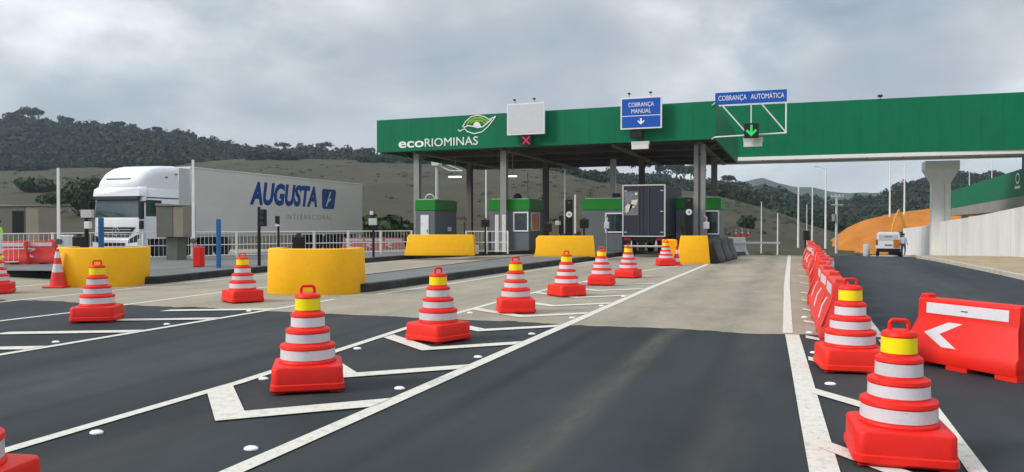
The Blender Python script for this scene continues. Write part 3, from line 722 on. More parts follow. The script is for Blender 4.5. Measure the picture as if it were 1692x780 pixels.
xa_f = Vector((math.cos(math.atan(.045)), -math.sin(math.atan(.045)), 0))
rz_f = -math.atan(.045)

def sign_box(name, label, cat, px0, px1, py0, py1, off, face, framem, frame_w=.07, th=.10):
    pl, Dl = onf(px0, 0); pr, Dr = onf(px1, 0); D = (Dl + Dr) / 2 - off
    c = (pl + pr) / 2; w = (pr - pl).length * (D / ((Dl + Dr) / 2)); z1 = ZY(py0, D); z0 = ZY(py1, D)
    cxy = V((px0 + px1) / 2, D)
    t = thing(name, label, cat, (cxy[0], cxy[1], (z0 + z1) / 2), rz_f); h = z1 - z0
    m = MB(); m.box(-w / 2, w / 2, -th / 2, th / 2, -h / 2, h / 2, .01); m.build('frame', framem, t)
    if face:
        m = MB(); m.box(-w / 2 + frame_w, w / 2 - frame_w, -th / 2 - .006, -th / 2 + .01, -h / 2 + frame_w, h / 2 - frame_w); m.build('panel', face, t, smooth=0)
    m = MB()
    for sx in (-.3, .3): m.box(sx * w - .03, sx * w + .03, th / 2 + .002, off * .93, -.05, .01)
    m.build('bracket', M['galv'], t)
    return t, w, h
def sign_lamps(t, w, h):
    for sx in (-.28, .24):
        m = MB(); m.tube((sx * w, 0, h / 2), (sx * w, -.12, h / 2 + .16), .012, n=6); m.box(sx * w - .06, sx * w + .06, -.2, -.06, h / 2 + .14, h / 2 + .22, .01); m.build('sign_lamp', M['black'], t)
t, w, h = sign_box('blank_sign', 'blank pale sign panel on the canopy above the red cross signal', 'sign', 838, 900, 171, 223, .45, M['sign_back'], M['white_metal'])
sign_lamps(t, w, h)
t, w, h = sign_box('lane_sign', 'blue sign with a white frame reading COBRANÇA MANUAL above a down arrow', 'sign', 1025, 1093, 161, 213.5, .45, M['blue_sign'], M['white_metal'])
sign_lamps(t, w, h)
fm = frame_m((0, -.062, 0), (1, 0, 0), (0, 0, 1))
text_part('lettering', 'COBRANÇA', .30, Matrix.Translation((0, 0, h * .26)) @ fm, M['sign_white'], t, bold=0.0, width=w * .62, depth=.004)
text_part('lettering', 'MANUAL', .30, Matrix.Translation((0, 0, h * .055)) @ fm, M['sign_white'], t, bold=0.0, width=w * .47, depth=.004)
m = MB(); m.box(-w / 2 + .075, w / 2 - .075, -.0615, -.058, -h * .095, -h * .075); m.build('divider_line', M['sign_white'], t, smooth=0)
flat_poly([(0, -.17), (.17, -.01), (.17, .05), (.045, -.02), (.045, .15), (-.045, .15), (-.045, -.02), (-.17, .05), (-.17, -.01)], 0, .004, Matrix.Translation((0, 0, -h * .26)) @ fm).build('arrow', M['sign_white'], t, smooth=0)

def signal_box(name, label, px0, px1, py0, py1, off, sym):
    t, w, h = sign_box(name, label, 'lane signal', px0, px1, py0, py1, off, None, M['black'], th=.16)
    fm = frame_m((0, -.085, 0), (1, 0, 0), (0, 0, 1)); s = w * .42
    if sym == 'x':
        m = MB()
        for a in (45, -45):
            q = MB(); 
            m.bm, keep = m.bm, None
            r = bmesh.ops.create_cube(m.bm, size=1.0)['verts']
            bmesh.ops.scale(m.bm, verts=r, vec=(s * 2.2, .055, .006)); bmesh.ops.rotate(m.bm, verts=r, cent=(0, 0, 0), matrix=Matrix.Rotation(R(a), 3, 'Z'))
            bmesh.ops.translate(m.bm, verts=r, vec=(0, 0, .004 if a > 0 else .001))
        m.xform(fm); m.build('red_cross', M['red_led'], t, smooth=0)
    if sym == 'a':
        k = w / .62
        flat_poly([(a * k, b * k) for a, b in [(0, -.26), (.25, -.01), (.17, .05), (.05, -.06), (.05, .25), (-.05, .25), (-.05, -.06), (-.17, .05), (-.25, -.01)]], 0, .006, fm).build('green_arrow', M['green_led'], t, smooth=0)
    return t
signal_box('lane_signal', 'small black lane signal with a red cross under the blank sign', 861, 879, 224, 241, .35, 'x')
signal_box('lane_signal', 'black unlit lane signal box under the blue framed sign', 1041, 1061, 213.5, 228, .35, None)
def flood(px0, px1, py0, py1, off, label):
    D = onf((px0 + px1) / 2, 0)[1] - off; x, y = V((px0 + px1) / 2, D); w = (px1 - px0) * D / F; z1, z0 = ZY(py0, D), ZY(py1, D)
    t = thing('floodlight', label, 'floodlight', (x, y, (z0 + z1) / 2), rz_f); h = z1 - z0
    m = MB(); m.box(-w / 2, w / 2, -.10, .12, h * .05, h / 2, .015); m.build('housing', M['galv'], t)
    m = MB(); m.box(-w / 2 + .03, w / 2 - .03, -.14, .06, -h / 2, h * .04, .01); m.build('diffuser', M['lamp_off'], t)
    m = MB(); m.box(-.03, .03, .11, off * .95, 0, h * .3); m.build('arm', M['steel_dark'], t)
    return t
flood(1043, 1073, 234, 247, .3, 'pale floodlight hanging below the canopy edge under the blue framed sign')
flood(1228, 1259, 228, 243, .5, 'pale floodlight under the green arrow signal')

# banner sign on a cantilever truss
D0 = onf(1183, 0)[1] - .7
def make_banner():
    xa, ya = V(1181, D0); xb, yb = V(1299, D0 - 1.1); c = ((xa + xb) / 2, (ya + yb) / 2); w = math.hypot(xb - xa, yb - ya); rz = math.atan2(yb - ya, xb - xa)
    t = thing('overhead_banner_sign', 'long blue banner reading COBRANÇA AUTOMÁTICA on a white cantilever truss', 'sign', (c[0], c[1], 0), rz)
    Dm = D0 - .55; z1 = ZY(151.5, Dm); z0 = ZY(171, Dm); zb = ZY(222, Dm); W = w / 2
    m = MB(); m.box(-W, W, -.05, .05, z0, z1, .008); m.build('panel', M['blue_sign'], t)
    for wd, cx_, ww_ in (('COBRANÇA', -.255, .40), ('AUTOMÁTICA', .235, .46)):
        text_part('lettering', wd, .34, frame_m((w * cx_, -.056, (z0 + z1) / 2), (1, 0, 0), (0, 0, 1)), M['sign_white'], t, width=w * ww_, depth=.004)
    m = MB()
    m.tube((W - .03, 0, z0 + .02), (W - .03, 0, zb), .035, n=8); m.tube((-W, 0, zb - .08), (W, 0, zb), .035, n=8)
    m.tube((-W * .82, 0, z0), (-.05 * W, 0, zb - .04), .03, n=8); m.tube((.28 * W, 0, z0), (W - .05, 0, zb + .05), .03, n=8); m.tube((0.02 * W, 0, z0), (0.02 * W, 0, zb - .02), .028, n=8)
    for z in (zb - .08, z0 + .1): m.tube((-W, 0, z), (-W - .25, .9, z), .035, n=8)
    m.build('truss', M['white_metal'], t)
    return t
make_banner()
signal_box('lane_signal', 'black lane signal with a lit green down arrow on the banner truss', 1229, 1253, 204, 228.5, .95, 'a')

# lamps hanging under the canopy and their slender mast behind
for i, (px, py, D) in enumerate(((752, 292, 50), (847, 291, 50))):
    x, y = V(px, D); z = ZY(py, D)
    t = thing('canopy_lamp', ['bright white lamp hanging under the left part of the canopy', 'dimmer white lamp hanging under the canopy above the second booth'][i], 'lamp', (x, y, z), R(10))
    m = MB(); m.box(-.42 + i * .15, .42 - i * .15, -.12, .12, -.06, .03, .02); m.build('diffuser', M['lamp_on'], t)
    m = MB(); m.box(-.45 + i * .15, .45 - i * .15, -.15, .15, .035, .10, .01); m.tube((0, 0, .1), (0, 0, 5.98 - z), .02, n=6); m.build('housing', M['galv'], t)
x, y = V(722, 62)
t = thing('camera_mast', 'slender galvanised mast with cross arms behind the left booth', 'mast', (x, y, gz(y)))
zt = ZY(268, 62) - gz(y)
m = MB(); m.tube((0, 0, 0), (0, 0, zt), .14, .11); m.build('pole', M['galv'], t)
m = MB(); m.box(-.35, .3, -.3, .3, zt - .3, zt + .4, .02); m.build('equipment_box', M['galv'], t)
m = MB(); m.path([Vector(p) for p in ((0.2, 0, zt - .3), (1.1, 0, zt - .7), (2.2, 0, zt - .75))], .05); m.path([Vector(p) for p in ((0.2, 0, zt + .1), (1.1, 0, zt - .3), (2.2, 0, zt - .75))], .04); m.build('arm', M['galv'], t)

# ------------------------------------------------------------------ toll booths
def booth(x0, x1, y0, y1, label, win=None, door=False, sidewin=False, zt=2.95):
    g = gz(y0) + IZ; t = thing('toll_booth', label, 'toll booth', ((x0 + x1) / 2, (y0 + y1) / 2, g)); w = (x1 - x0) / 2; d = (y1 - y0) / 2; zt -= g
    zg = zt - .60
    m = MB(); m.box(-w, w, -d, d, .0, zg, .02); m.build('wall', M['booth_grey'], t)
    m = MB(); m.box(-w - .03, w + .03, -d - .03, d + .03, zg + .002, zt, .02); m.build('green_band', M['green_booth'], t)
    m = MB(); m.box(-w + .1, w - .1, -d + .1, d - .1, zt + .002, zt + .05, .02); m.build('roof', M['galv'], t)
    def window(cx, cw, z0, z1, face):
        if face == 'f':
            f = MB()
            for a in ((cx - cw, cx + cw, z0, z0 + .07), (cx - cw, cx + cw, z1 - .07, z1), (cx - cw, cx - cw + .07, z0 + .07, z1 - .07), (cx + cw - .07, cx + cw, z0 + .07, z1 - .07)):
                f.box(a[0], a[1], -d - .05, -d + .02, a[2], a[3])
            fo = f.build('window', M['white_metal'], t, smooth=0)
            MB().box(cx - cw + .07, cx + cw - .07, -d - .02, -d + .01, z0 + .07, z1 - .07).build('pane', M['glass'], fo, smooth=0)
        else:
            f = MB()
            for a in ((cx - cw, cx + cw, z0, z0 + .06), (cx - cw, cx + cw, z1 - .06, z1), (cx - cw, cx - cw + .06, z0 + .06, z1 - .06), (cx + cw - .06, cx + cw, z0 + .06, z1 - .06)):
                f.box(w - .02, w + .05, a[0], a[1], a[2], a[3])
            fo = f.build('window', M['white_metal'], t, smooth=0)
            MB().box(w - .01, w + .02, cx - cw + .06, cx + cw - .06, z0 + .06, z1 - .06).build('pane', M['glass'], fo, smooth=0)
    if win: window(*win, 'f')
    if sidewin: window(*sidewin, 's')
    if door:
        dd = MB().box(-.28, .22, -d - .035, -d + .01, .02, zg - .25, .008).build('door', M['white_metal'], t)
        MB().box(.12, .15, -d - .07, -d - .036, .95, 1.12).build('handle', M['black'], dd)
    return t
t = booth(-20.05, -18.85, 40, 43, 'leftmost toll booth with a white front door and dark side wall', door=True)
MB().box(.602, .64, .2, .7, 1.0, 1.25, .01).build('notice_plate', M['sign_white'], t)
m = MB(); m.path([Vector((math.cos(a) * .32, -.9, 2.74 + math.sin(a) * .38)) for a in [R(k) for k in range(0, 181, 20)]], .03); m.build('roof_hoop', M['galv'], t)
t = booth(-15.95, -13.6, 40.9, 43.4, 'second toll booth from the left with a white framed front window', win=(.70, .44, 1.02, 2.10), sidewin=(-.2, .75, 1.05, 2.08))
MB().sphere((.35, -.8, 2.9), .25, 2).build('roof_dome', M['black'], t)
t = booth(-10.75, -8.55, 41.5, 44, 'third toll booth, its right side hidden by the dark box truck', win=(.66, .50, .98, 2.05))
MB().box(.45, .85, -.9, -.5, 2.81, 3.1, .03).build('roof_unit', M['black'], t)
booth(-5.75, -3.5, 40.9+.6, 44, 'rightmost toll booth half hidden behind the canopy columns', win=(.62, .46, .9, 2.15))
for (px, D, lb) in ((1167, 38.5, 'small white intercom terminal in front of the rightmost booth window'), (1003, 39.5, 'small grey intercom terminal left of the box truck')):
    x, y = V(px, D); g = IZ; t = thing('intercom_terminal', lb, 'terminal', (x, y, g))
    MB().tube((0, 0, 0), (0, 0, 1.15), .04).build('post', M['steel_grey'], t)
    MB().box(-.14, .14, -.1, .1, 1.15, 1.5, .03).build('screen', M['white_metal'] if px > 1100 else M['galv'], t)
    MB().path([Vector(p) for p in ((0, 0, 1.5), (.02, 0, 1.72), (-.12, -.06, 1.8))], .035).build('arm', M['galv'], t)

# ------------------------------------------------------------------ posts, signals, monitors, boom gates
def post(name, label, cat, px, D, base_z=None):
    x, y = V(px, D); g = (gz(y) + IZ) if base_z is None else base_z
    return thing(name, label, cat, (x, y, g), TH), g
def totem(px, D, py0, label, wpx=12):
    t, g = post('signal_totem', label, 'lane signal', px, D); zt = ZY(py0, D) - g; w = wpx / 2 * D / F
    MB().box(-w, w, -.12, .12, 0, zt, .02).build('cabinet', M['black'], t)
    zc = ZY(py0 + 24.5, D) - g; r = .14
    m = MB(); m.tube((0, -.121, zc), (0, -.15, zc), r, n=28); m.build('signal_face', M['sign_white'], t)
    m = MB(); m.tube((0, -.151, zc), (0, -.16, zc), .05, n=20); m.build('lens', M['steel_grey'], t)
    m = MB(); m.tube((0, -.121, ZY(py0 + 5, D) - g), (0, -.14, ZY(py0 + 5, D) - g), .06, n=20); m.build('upper_lens', M['steel_dark'], t)
totem(940, 37, 330, 'black totem with a round white face above the middle yellow barrier')
totem(1137, 36.5, 326, 'black totem with a round white face left of the rightmost canopy columns', 13)
def monitor(px, D, py0, py1, wpx, label, base=None):
    t, g = post('lane_monitor', label, 'monitor', px, D, base); z1 = ZY(py0, D) - g; z0 = ZY(py1, D) - g; w = wpx / 2 * D / F
    MB().box(-.04, .04, -.04, .04, 0, z0 + .05, .005).build('post', M['black'], t)
    MB().box(-w, w, -.10, -.02, z0, z1, .02).build('screen_housing', M['black'], t)
    MB().box(-.05, .05, -.07, .0, z1 + .001, z1 + .08).build('top_lamp', M['dark_plastic'], t)
monitor(802, 36, 363, 375, 14, 'black lane monitor on a post between the two left booths')
monitor(905, 35.5, 369, 383, 14, 'black lane monitor above the left end of the middle yellow barrier')
monitor(965, 35.5, 362, 377, 15, 'black lane monitor above the right end of the middle yellow barrier')
monitor(495, 18.6, 391, 412, 20, 'square black box sticking up behind the near curved yellow barrier')
monitor(132, 21.4, 391, 412, 20, 'square black box behind the left curved yellow barrier')
def sensor_post(px, D, py0, py1, r, label, boxes, base=None, matn='black'):
    t, g = post('signal_post', label, 'post', px, D, base); zt = ZY(py0, D) - g
    MB().tube((0, 0, 0), (0, 0, zt), r, r * .9).build('pole', M[matn], t)
    for (dx, a, b, w, mm, nm) in boxes:
        z1, z0 = ZY(a, D) - g, ZY(b, D) - g; k = D / F
        MB().box((dx - w / 2) * k, (dx + w / 2) * k, -r - .16, -r + .01, z0, z1, .012).build(nm, M[mm], t)
    return t, g
sensor_post(143, 22.5, 326, 0, .06, 'black signal post with white boxes behind the left curved barrier', [(0, 326, 345, 6, 'black', 'lamp_head'), (6, 347, 360, 18, 'galv', 'sensor_box'), (7, 366, 378, 9, 'white_metal', 'camera')])
t, g = sensor_post(428, 26.5, 342, 0, .055, 'black traffic light on a post between the two curved barriers', [(8, 346, 374, 12, 'black', 'lamp_head')])
for i, py in enumerate((351, 360, 369)):
    k = 26.5 / F; z = ZY(py, 26.5) - g; MB().tube((8 * k, -.21, z), (8 * k, -.24, z), .07, n=18).build('lens', M['dark_plastic'], t)
sensor_post(617, 33.5, 350, 0, .05, 'black slim post with a white sensor box left of the leftmost yellow block', [(0, 361, 372, 13, 'galv', 'sensor_box'), (-2, 349, 355, 5, 'white_metal', 'camera')])
sensor_post(460, 32, 357, 0, .05, 'short black and white post in front of the trailer', [(0, 357, 369, 6, 'black', 'lamp_head'), (0, 371, 374, 6, 'white_metal', 'sensor_box')])
sensor_post(927, 35.8, 356, 0, .05, 'black post with a white box just left of the middle totem', [(0, 356, 386, 8, 'black', 'lamp_head'), (-5, 365, 372, 9, 'galv', 'sensor_box')])
sensor_post(768, 37, 367, 0, .03, 'thin dark post right of the leftmost booth', [(0, 367, 382, 3, 'dark_plastic', 'lamp_head')])
sensor_post(1126, 34.5, 370, 0, .04, 'thin black post just left of the right totem', [(0, 372, 384, 5, 'black', 'lamp_head'), (-4, 385, 394, 10, 'dark_plastic', 'sensor_box')])
def boom(px, D, py0, label, cabm, cabw=.34, cabh=1.05, base=None, col='white_metal'):
    t, g = post('boom_gate', label, 'boom gate', px, D, base); zt = ZY(py0, D) - g
    MB().box(-cabw * .2, cabw * .8, -.02, .34, 0, cabh, .03).build('cabinet', cabm, t)
    m = MB(); m.loft([[(-.05, -.09, .75), (.05, -.09, .75), (.05, -.045, .75), (-.05, -.045, .75)], [(-.035, -.09, zt), (.035, -.09, zt), (.035, -.045, zt), (-.035, -.045, zt)]]); m.build('arm', M[col], t)
    MB().tube((0, -.02, .85), (0, -.11, .85), .09, n=16).build('hub', M['steel_dark'], t)
boom(321, 25.6, 264.5, 'raised white boom with a red cabinet in front of the white truck', M['red'], cabw=.27, cabh=.66)
boom(99, 25.0, 278, 'raised white boom left of the left curved yellow barrier', M['white_metal'], base=.19)
boom(803, 42, 281, 'raised white boom between the two left booths', M['dark_plastic'])
boom(933, 44, 281, 'tall raised white boom behind the middle black totem', M['dark_plastic'])
boom(950, 38.5, 322, 'short raised white boom right of the middle black totem', M['dark_plastic'])
boom(872, 52, 285, 'raised pale boom behind the second booth', M['dark_plastic'], base=gz(50), col='galv')
for px, D, py0, lb in ((167, 22.8, 360, 'blue post in front of the white truck cab'), (361, 25.2, 362, 'blue post in front of the trailer, right of the red cabinet')):
    x, y = V(px, D); t = tag(MB().box(-.06, .06, -.06, .06, 0, ZY(py0, D) - IZ, .012).build('blue_post', M['blue_post'], None, (x, y, IZ), TH), lb, 'post')
# low boom across the automatic lane
x, y = V(1198, 44); g = gz(y)
t = thing('boom_gate', 'lowered white boom on a pale block at the far end of the automatic lane', 'boom gate', (x, y, g), R(6))
x2, y2 = V(1225, 46)
MB().loft([[(.3, .8, 0), (1.35, .8, 0), (1.35, 1.5, 0), (.3, 1.5, 0)], [(.32, .85, .3), (1.2, .85, .3), (1.2, 1.45, .3), (.32, 1.45, .3)], [(.2, .85, .98), (1.12, .85, .98), (1.12, 1.45, .98), (.2, 1.45, .98)]]).bevel(.02, 1).build('block', M['white_metal'], t)
MB().box(-.3, 3.0, .70, .78, .62, .73, .01).build('arm', M['white_metal'], t)
for i, dx in enumerate((.15, .5, .85)):
    small_cone(x + .35 + dx * .95, y + 1.2 + .05 * i, g + .98, .62 + .08 * (i % 2), 'little red and white cone on the pale block, %s from the left' % ordn[i])

# ------------------------------------------------------------------ railing fences
def railing(label, pts, h, zb, step=1.9, mesh=True, bw=.028):
    t = thing('railing', label, 'fence', (pts[0][0], pts[0][1], 0)); ox, oy = pts[0]
    for (xa, ya), (xb, yb) in zip(pts, pts[1:]):
        L_ = math.hypot(xb - xa, yb - ya); n = max(1, round(L_ / step)); ang = math.atan2(yb - ya, xb - xa)
        for k in range(n + 1):
            s = k / n; x, y = xa + (xb - xa) * s, ya + (yb - ya) * s
            MB().box(-.035, .035, -.035, .035, 0, h, .006).build('post', M['white_metal'], t, (x - ox, y - oy, zb(y)), ang)
        m = MB()
        for z in (h - .03, h * .5, .12):
            m.tube((xa - ox, ya - oy, zb(ya) + z), (xb - ox, yb - oy, zb(yb) + z), .02, n=6)
        if mesh:
            nb = int(L_ / .16)
            for k in range(nb):
                s = (k + .5) / nb; x, y = xa + (xb - xa) * s - ox, ya + (yb - ya) * s - oy; z = zb(y + oy)
                m.box(x - .0045, x + .0045, y - .0045, y + .0045, z + .12, z + h - .03)
        m.build('rail', M['white_metal'], t)
FL = [V(-80, 25.6), V(0, 26.8), V(237, 31.0), V(460, 34.5), V(680, 38.2)]
railing('long white railing of thin bars running from the left edge to the booths', FL, 1.12, lambda y: .17, 1.7)
pa, pb = V(770, 37.8), V(839, 37.6)
railing('short white railing panel between the two left booths', [pa, pb], 1.1, lambda y: .17, 1.0)
# solid lower boards of that panel and cabinet
x, y = V(799, 37.2)
tag(MB().box(-.22, .22, -.15, .15, 0, .42, .02).build('white_cabinet', M['white_metal'], None, (*V(783, 37.3), .17), TH), 'small low white cabinet at the short railing panel', 'cabinet')
for px, lb in ((821, 'left one of two white upright posts before the second booth'), (833, 'right one of two white upright posts before the second booth')):
    x, y = V(px, 39.0); tag(MB().box(-.09, .09, -.05, .05, 0, ZY(355, 39) - IZ, .02).build('white_post', M['white_metal'], None, (x, y, IZ), TH), lb, 'post')

# beige kiosks beyond the railing
def kiosk(px0, px1, py0, py1, D, label, win, split, pedestal):
    x, y = V((px0 + px1) / 2, D); w = (px1 - px0) / 2 * D / F; g = 0.0; z1 = ZY(py0, D); z0 = ZY(py1, D)
    t = thing('kiosk', label, 'kiosk', (x, y, g), TH)
    m = MB(); m.box(-w, w * (split - .01), 0, 1.2, z0, z1, .02); m.build('left_wall', M['olive'], t)
    m = MB(); m.box(w * split, w, .0, 1.2, z0, z1 - .02, .02); m.build('right_wall', M['beige'], t)
    if win: MB().box(w * win[0], w * win[1], -.02, .05, z0 + (z1 - z0) * .25, z1 - .18, .01).build('window', M['black'], t)
    MB().box(-w * pedestal, w * pedestal, .15, 1.05, 0, z0 - .002, .02).build('pedestal', M['olive'], t)
    m = MB(); m.loft([[(-w * 1.02, -.04, z1 + .004), (w * 1.02, -.04, z1 - .004 + .01), (w * 1.02, 1.24, z1 + .01), (-w * 1.02, 1.24, z1 + .01)], [(-w * 1.02, -.04, z1 + .10), (w * 1.02, -.04, z1 + .03), (w * 1.02, 1.24, z1 + .03), (-w * 1.02, 1.24, z1 + .10)]]); m.build('roof', M['beige'], t, smooth=0)
kiosk(258, 303, 340, 392, 30.2, 'beige and olive kiosk on a narrow foot standing before the truck cab door', None, .25, .42)
kiosk(-25, 64, 341, 402, 31.5, 'beige kiosk with a dark window at the left edge of the view', (.02, .45), .50, .8)

# ------------------------------------------------------------------ semi truck
def make_semi():
    Rp = V(232, 33.0); a = R(17) - TH; fx = Vector((math.cos(-a), math.sin(-a)))
    rz = -a
    org = Vector(Rp) - 1.25 * Vector((math.cos(rz), math.sin(rz)))
    t = thing('semi_truck', 'white semi truck with a long grey trailer carrying blue lettering behind the railing', 'truck', (org.x, org.y, 0), rz)
    # local: +x = side facing the camera, +y = towards the rear
    def rect(y, x, z0, z1, xt=None, r=.1):
        xt = x if xt is None else xt
        return [(-x, y, z0), (x, y, z0), (x, y, z1 - r), (xt - r * .6, y, z1), (-xt + r * .6, y, z1), (-x, y, z1 - r)]
    # cab shell: side profile loft across y
    m = MB(); m.loft([rect(0.02, 1.16, .95, 1.86), rect(.14, 1.25, .95, 1.90), rect(.16, 1.25, .95, 2.70), rect(.42, 1.25, .95, 3.12), rect(2.35, 1.25, .95, 3.2)]); m.bevel(.04, 2, .7)
    cab = m.build('cab', M['white_truck'], t, smooth=40)
    # high roof fairing
    def arc(y, w, z0, z1, n=9):
        pts = [(w, y, z0)]
        for k in range(n + 1):
            q = math.pi / 2 * k / n; pts.append((w - .34 * (1 - math.cos(q)) if k else w, y, z1 - .34 * (1 - math.sin(q))))
        return pts + [(-p[0], p[1], p[2]) for p in reversed(pts)]
    m = MB(); m.loft([arc(.10, 1.02, 3.1, 3.45), arc(.22, 1.10, 3.1, 3.56), arc(.50, 1.16, 3.1, 3.82), arc(.9, 1.2, 3.1, 4.02), arc(1.4, 1.22, 3.1, 4.13), arc(2.3, 1.23, 3.1, 4.18)]); m.build('roof_fairing', M['white_truck'], t, smooth=50)
    m = MB(); m.box(-.62, .62, .085, .30, 3.50, 3.54, .01); m.build('roof_slot', M['steel_grey'], t)
    # visor-like upper front
    m = MB(); m.loft([[(-1.2, -.02, 2.78), (1.24, -.02, 2.78), (1.27, .30, 2.78), (-1.27, .30, 2.78)], [(-1.16, .0, 3.06), (1.18, .0, 3.06), (1.27, .35, 3.10), (-1.27, .35, 3.10)], [(-1.05, .13, 3.18), (1.05, .13, 3.18), (1.2, .45, 3.2), (-1.2, .45, 3.2)]]); m.build('roof_lip', M['white_truck'], t, smooth=50)
    m = MB(); m.box(-1.16, 1.16, -.05, .12, 2.60, 2.775, .03); m.build('sun_visor', M['dark_plastic'], t)
    m = MB(); m.loft([[(-1.12, .02, 1.88), (1.12, .02, 1.88), (1.12, .10, 1.88), (-1.12, .10, 1.88)], [(-1.10, .06, 2.60), (1.10, .06, 2.60), (1.10, .15, 2.60), (-1.10, .15, 2.60)]]); m.build('windscreen', M['windscreen'], t, smooth=0)
    for s in (-1, 1):
        m = MB(); m.tube((s * .45, .0, 1.93), (s * .45 - .5, .01, 2.05), .012, n=6); m.build('wiper', M['black'], t)
    # side window and door lines on the near side
    for s in (-1, 1):
        m = MB(); m.box(s * 1.251 - .006, s * 1.251 + .006, .32, 1.25, 1.92, 2.62, .005); m.build('side_window', M['glass'], t)
        d = MB().box(s * 1.253 - .005, s * 1.253 + .005, .28, 1.30, .98, 1.88).build('door', M['white_truck'], t)
        MB().box(s * 1.262 - .005, s * 1.262 + .012, 1.1, 1.26, 1.6, 1.65).build('handle', M['black'], d)
        m = MB(); m.box(s * 1.255 - .006, s * 1.255 + .006, .35, 2.30, 2.70, 2.745); m.build('trim_strip', M['dark_plastic'], t)
        m = MB(); m.box(s * 1.36 - .10, s * 1.36 + .10, -.12, .02, 1.80, 2.55, .03); mi = m.build('mirror', M['black'], t)
        MB().box(s * 1.30 - .06, s * 1.30 + .08, -.02, .25, 2.50, 2.56, .01).build('mirror_arm', M['black'], mi)
        m = MB(); m.box(s * 1.34 - .10, s * 1.34 + .08, -.10, .04, 1.38, 1.74, .03); m.build('mirror', M['black'], t)
        m = MB(); m.box(s * 1.248 - .01, s * 1.248 + .01, 2.35, 3.05, 1.2, 4.10, .0); m.build('side_deflector', M['lavender'], t, smooth=0)
        for zz, yy in ((3.62, 1.5), (3.78, 2.1)): MB().box(s * 1.255 - .015, s * 1.255 + .015, yy, yy + .12, zz, zz + .05).build('marker_lamp', M['steel_dark'], t)
    # grille
    m = MB(); m.loft([[(-.98, -.015, 1.46), (.98, -.015, 1.46), (.98, .03, 1.46), (-.98, .03, 1.46)], [(-.62, -.015, 1.05), (.62, -.015, 1.05), (.62, .03, 1.05), (-.62, .03, 1.05)]]); gr = m.build('grille', M['black'], t, smooth=0)
    m = MB()
    for z in (1.36, 1.25, 1.14): m.box(-.60 - (z - 1.05) * .6, .60 + (z - 1.05) * .6, -.035, -.016, z - .015, z + .015)
    m.build('grille_bar', M['galv'], gr, smooth=0)
    m = MB(); n = 24
    for k in range(n): m.tube((.17 * math.cos(2 * math.pi * k / n), -.045, 1.28 + .17 * math.sin(2 * math.pi * k / n)), (.17 * math.cos(2 * math.pi * (k + 1) / n), -.045, 1.28 + .17 * math.sin(2 * math.pi * (k + 1) / n)), .014, n=6)
    for q in (90, 210, 330): m.tube((0, -.045, 1.28), (.17 * math.cos(R(q)), -.045, 1.28 + .17 * math.sin(R(q))), .016, .006, n=6)
    m.build('emblem', M['galv'], gr)
    m = MB(); m.box(-1.24, 1.24, -.08, .5, .38, .98, .06); m.build('bumper', M['white_truck'], t)
    m = MB(); m.box(-.55, .55, -.10, -.06, .5, .8, .01); m.build('air_intake', M['black'], t)
    for s in (-1, 1):
        m = MB(); m.loft([[(s * .68, -.085, .78), (s * 1.18, -.085, .84), (s * 1.2, -.03, .84), (s * .68, -.03, .78)], [(s * .72, -.085, .95), (s * 1.16, -.085, 1.15), (s * 1.18, .0, 1.15), (s * .72, .0, .95)]]); m.build('headlight', M['glass'], t)
    # chassis, wheels
    m = MB(); m.box(-.45, .45, 1.0, 6.5, .70, 1.0); m.box(-1.15, 1.15, 1.9, 3.2, .45, .95, .05); m.build('chassis', M['black'], t)
    def wheel(y, r=.5):
        for s in (-1, 1):
            w = MB().lathe([(r * .55, -.15), (r * .94, -.15), (r, -.10), (r, .10), (r * .94, .15), (r * .55, .15)], 32).xform(Matrix.Rotation(R(90), 4, 'Y')).build('wheel', M['rubber'], t, (s * 1.08, y, r))
            MB().lathe([(.02, -.10), (r * .3, -.12), (r * .55, -.10), (r * .55, .10), (r * .3, .12), (.02, .10)], 24).xform(Matrix.Rotation(R(90), 4, 'Y')).build('rim', M['galv'], w)
    for y in (1.35, 4.3, 5.5, 15.6, 16.8, 18.0): wheel(y)
    # trailer
    m = MB(); m.box(-1.27, 1.27, 3.1, 19.6, 1.08, 4.22, .03); tr = m.build('trailer_box', M['trailer'], t)
    m = MB(); m.box(-1.275, 1.275, 3.12, 19.58, .98, 1.075); m.box(1.262, 1.282, 3.1, 19.6, 4.14, 4.20); m.box(-1.25, 1.25, 19.0, 19.5, .45, .95); m.build('trailer_frame', M['galv'], t)
    fmx = frame_m((1.275, 10.75, 3.12), (0, 1, 0), (0, 0, 1))
    text_part('lettering', 'AUGUSTA', 1.55, fmx, M['blue_text'], t, bold=.07, shear=.22, width=6.5, depth=.004)
    text_part('lettering', 'INTERNACIONAL', .42, frame_m((1.275, 13.2, 1.98), (0, 1, 0), (0, 0, 1)), M['grey_text'], t, width=4.9, depth=.004, space=1.5)
    fq = frame_m((1.272, 15.25, 3.1), (0, 1, 0), (0, 0, 1)); pts = []
    for cx, cy, a0 in ((.7, .42, 0), (-.5, .42, 90), (-.5, -.42, 180), (.5, -.42, 270)):
        for k in range(6):
            q = R(a0 + 18 * k); pts.append((cx + .22 * math.cos(q), cy + .18 * math.sin(q)))
    flat_poly(pts, 0, .008, fq).build('emblem', M['blue_text'], t, smooth=0)
    flat_poly([(-.30, -.45), (-.18, -.45), (.34, .45), (.22, .45)], 0, .012, fq).build('emblem_stripe', M['trailer'], t, smooth=0)
    flat_poly([(-.1, -.25), (.3, -.05), (.26, .06), (-.14, -.14)], 0, .013, fq).build('emblem_stripe', M['trailer'], t, smooth=0)
make_semi()

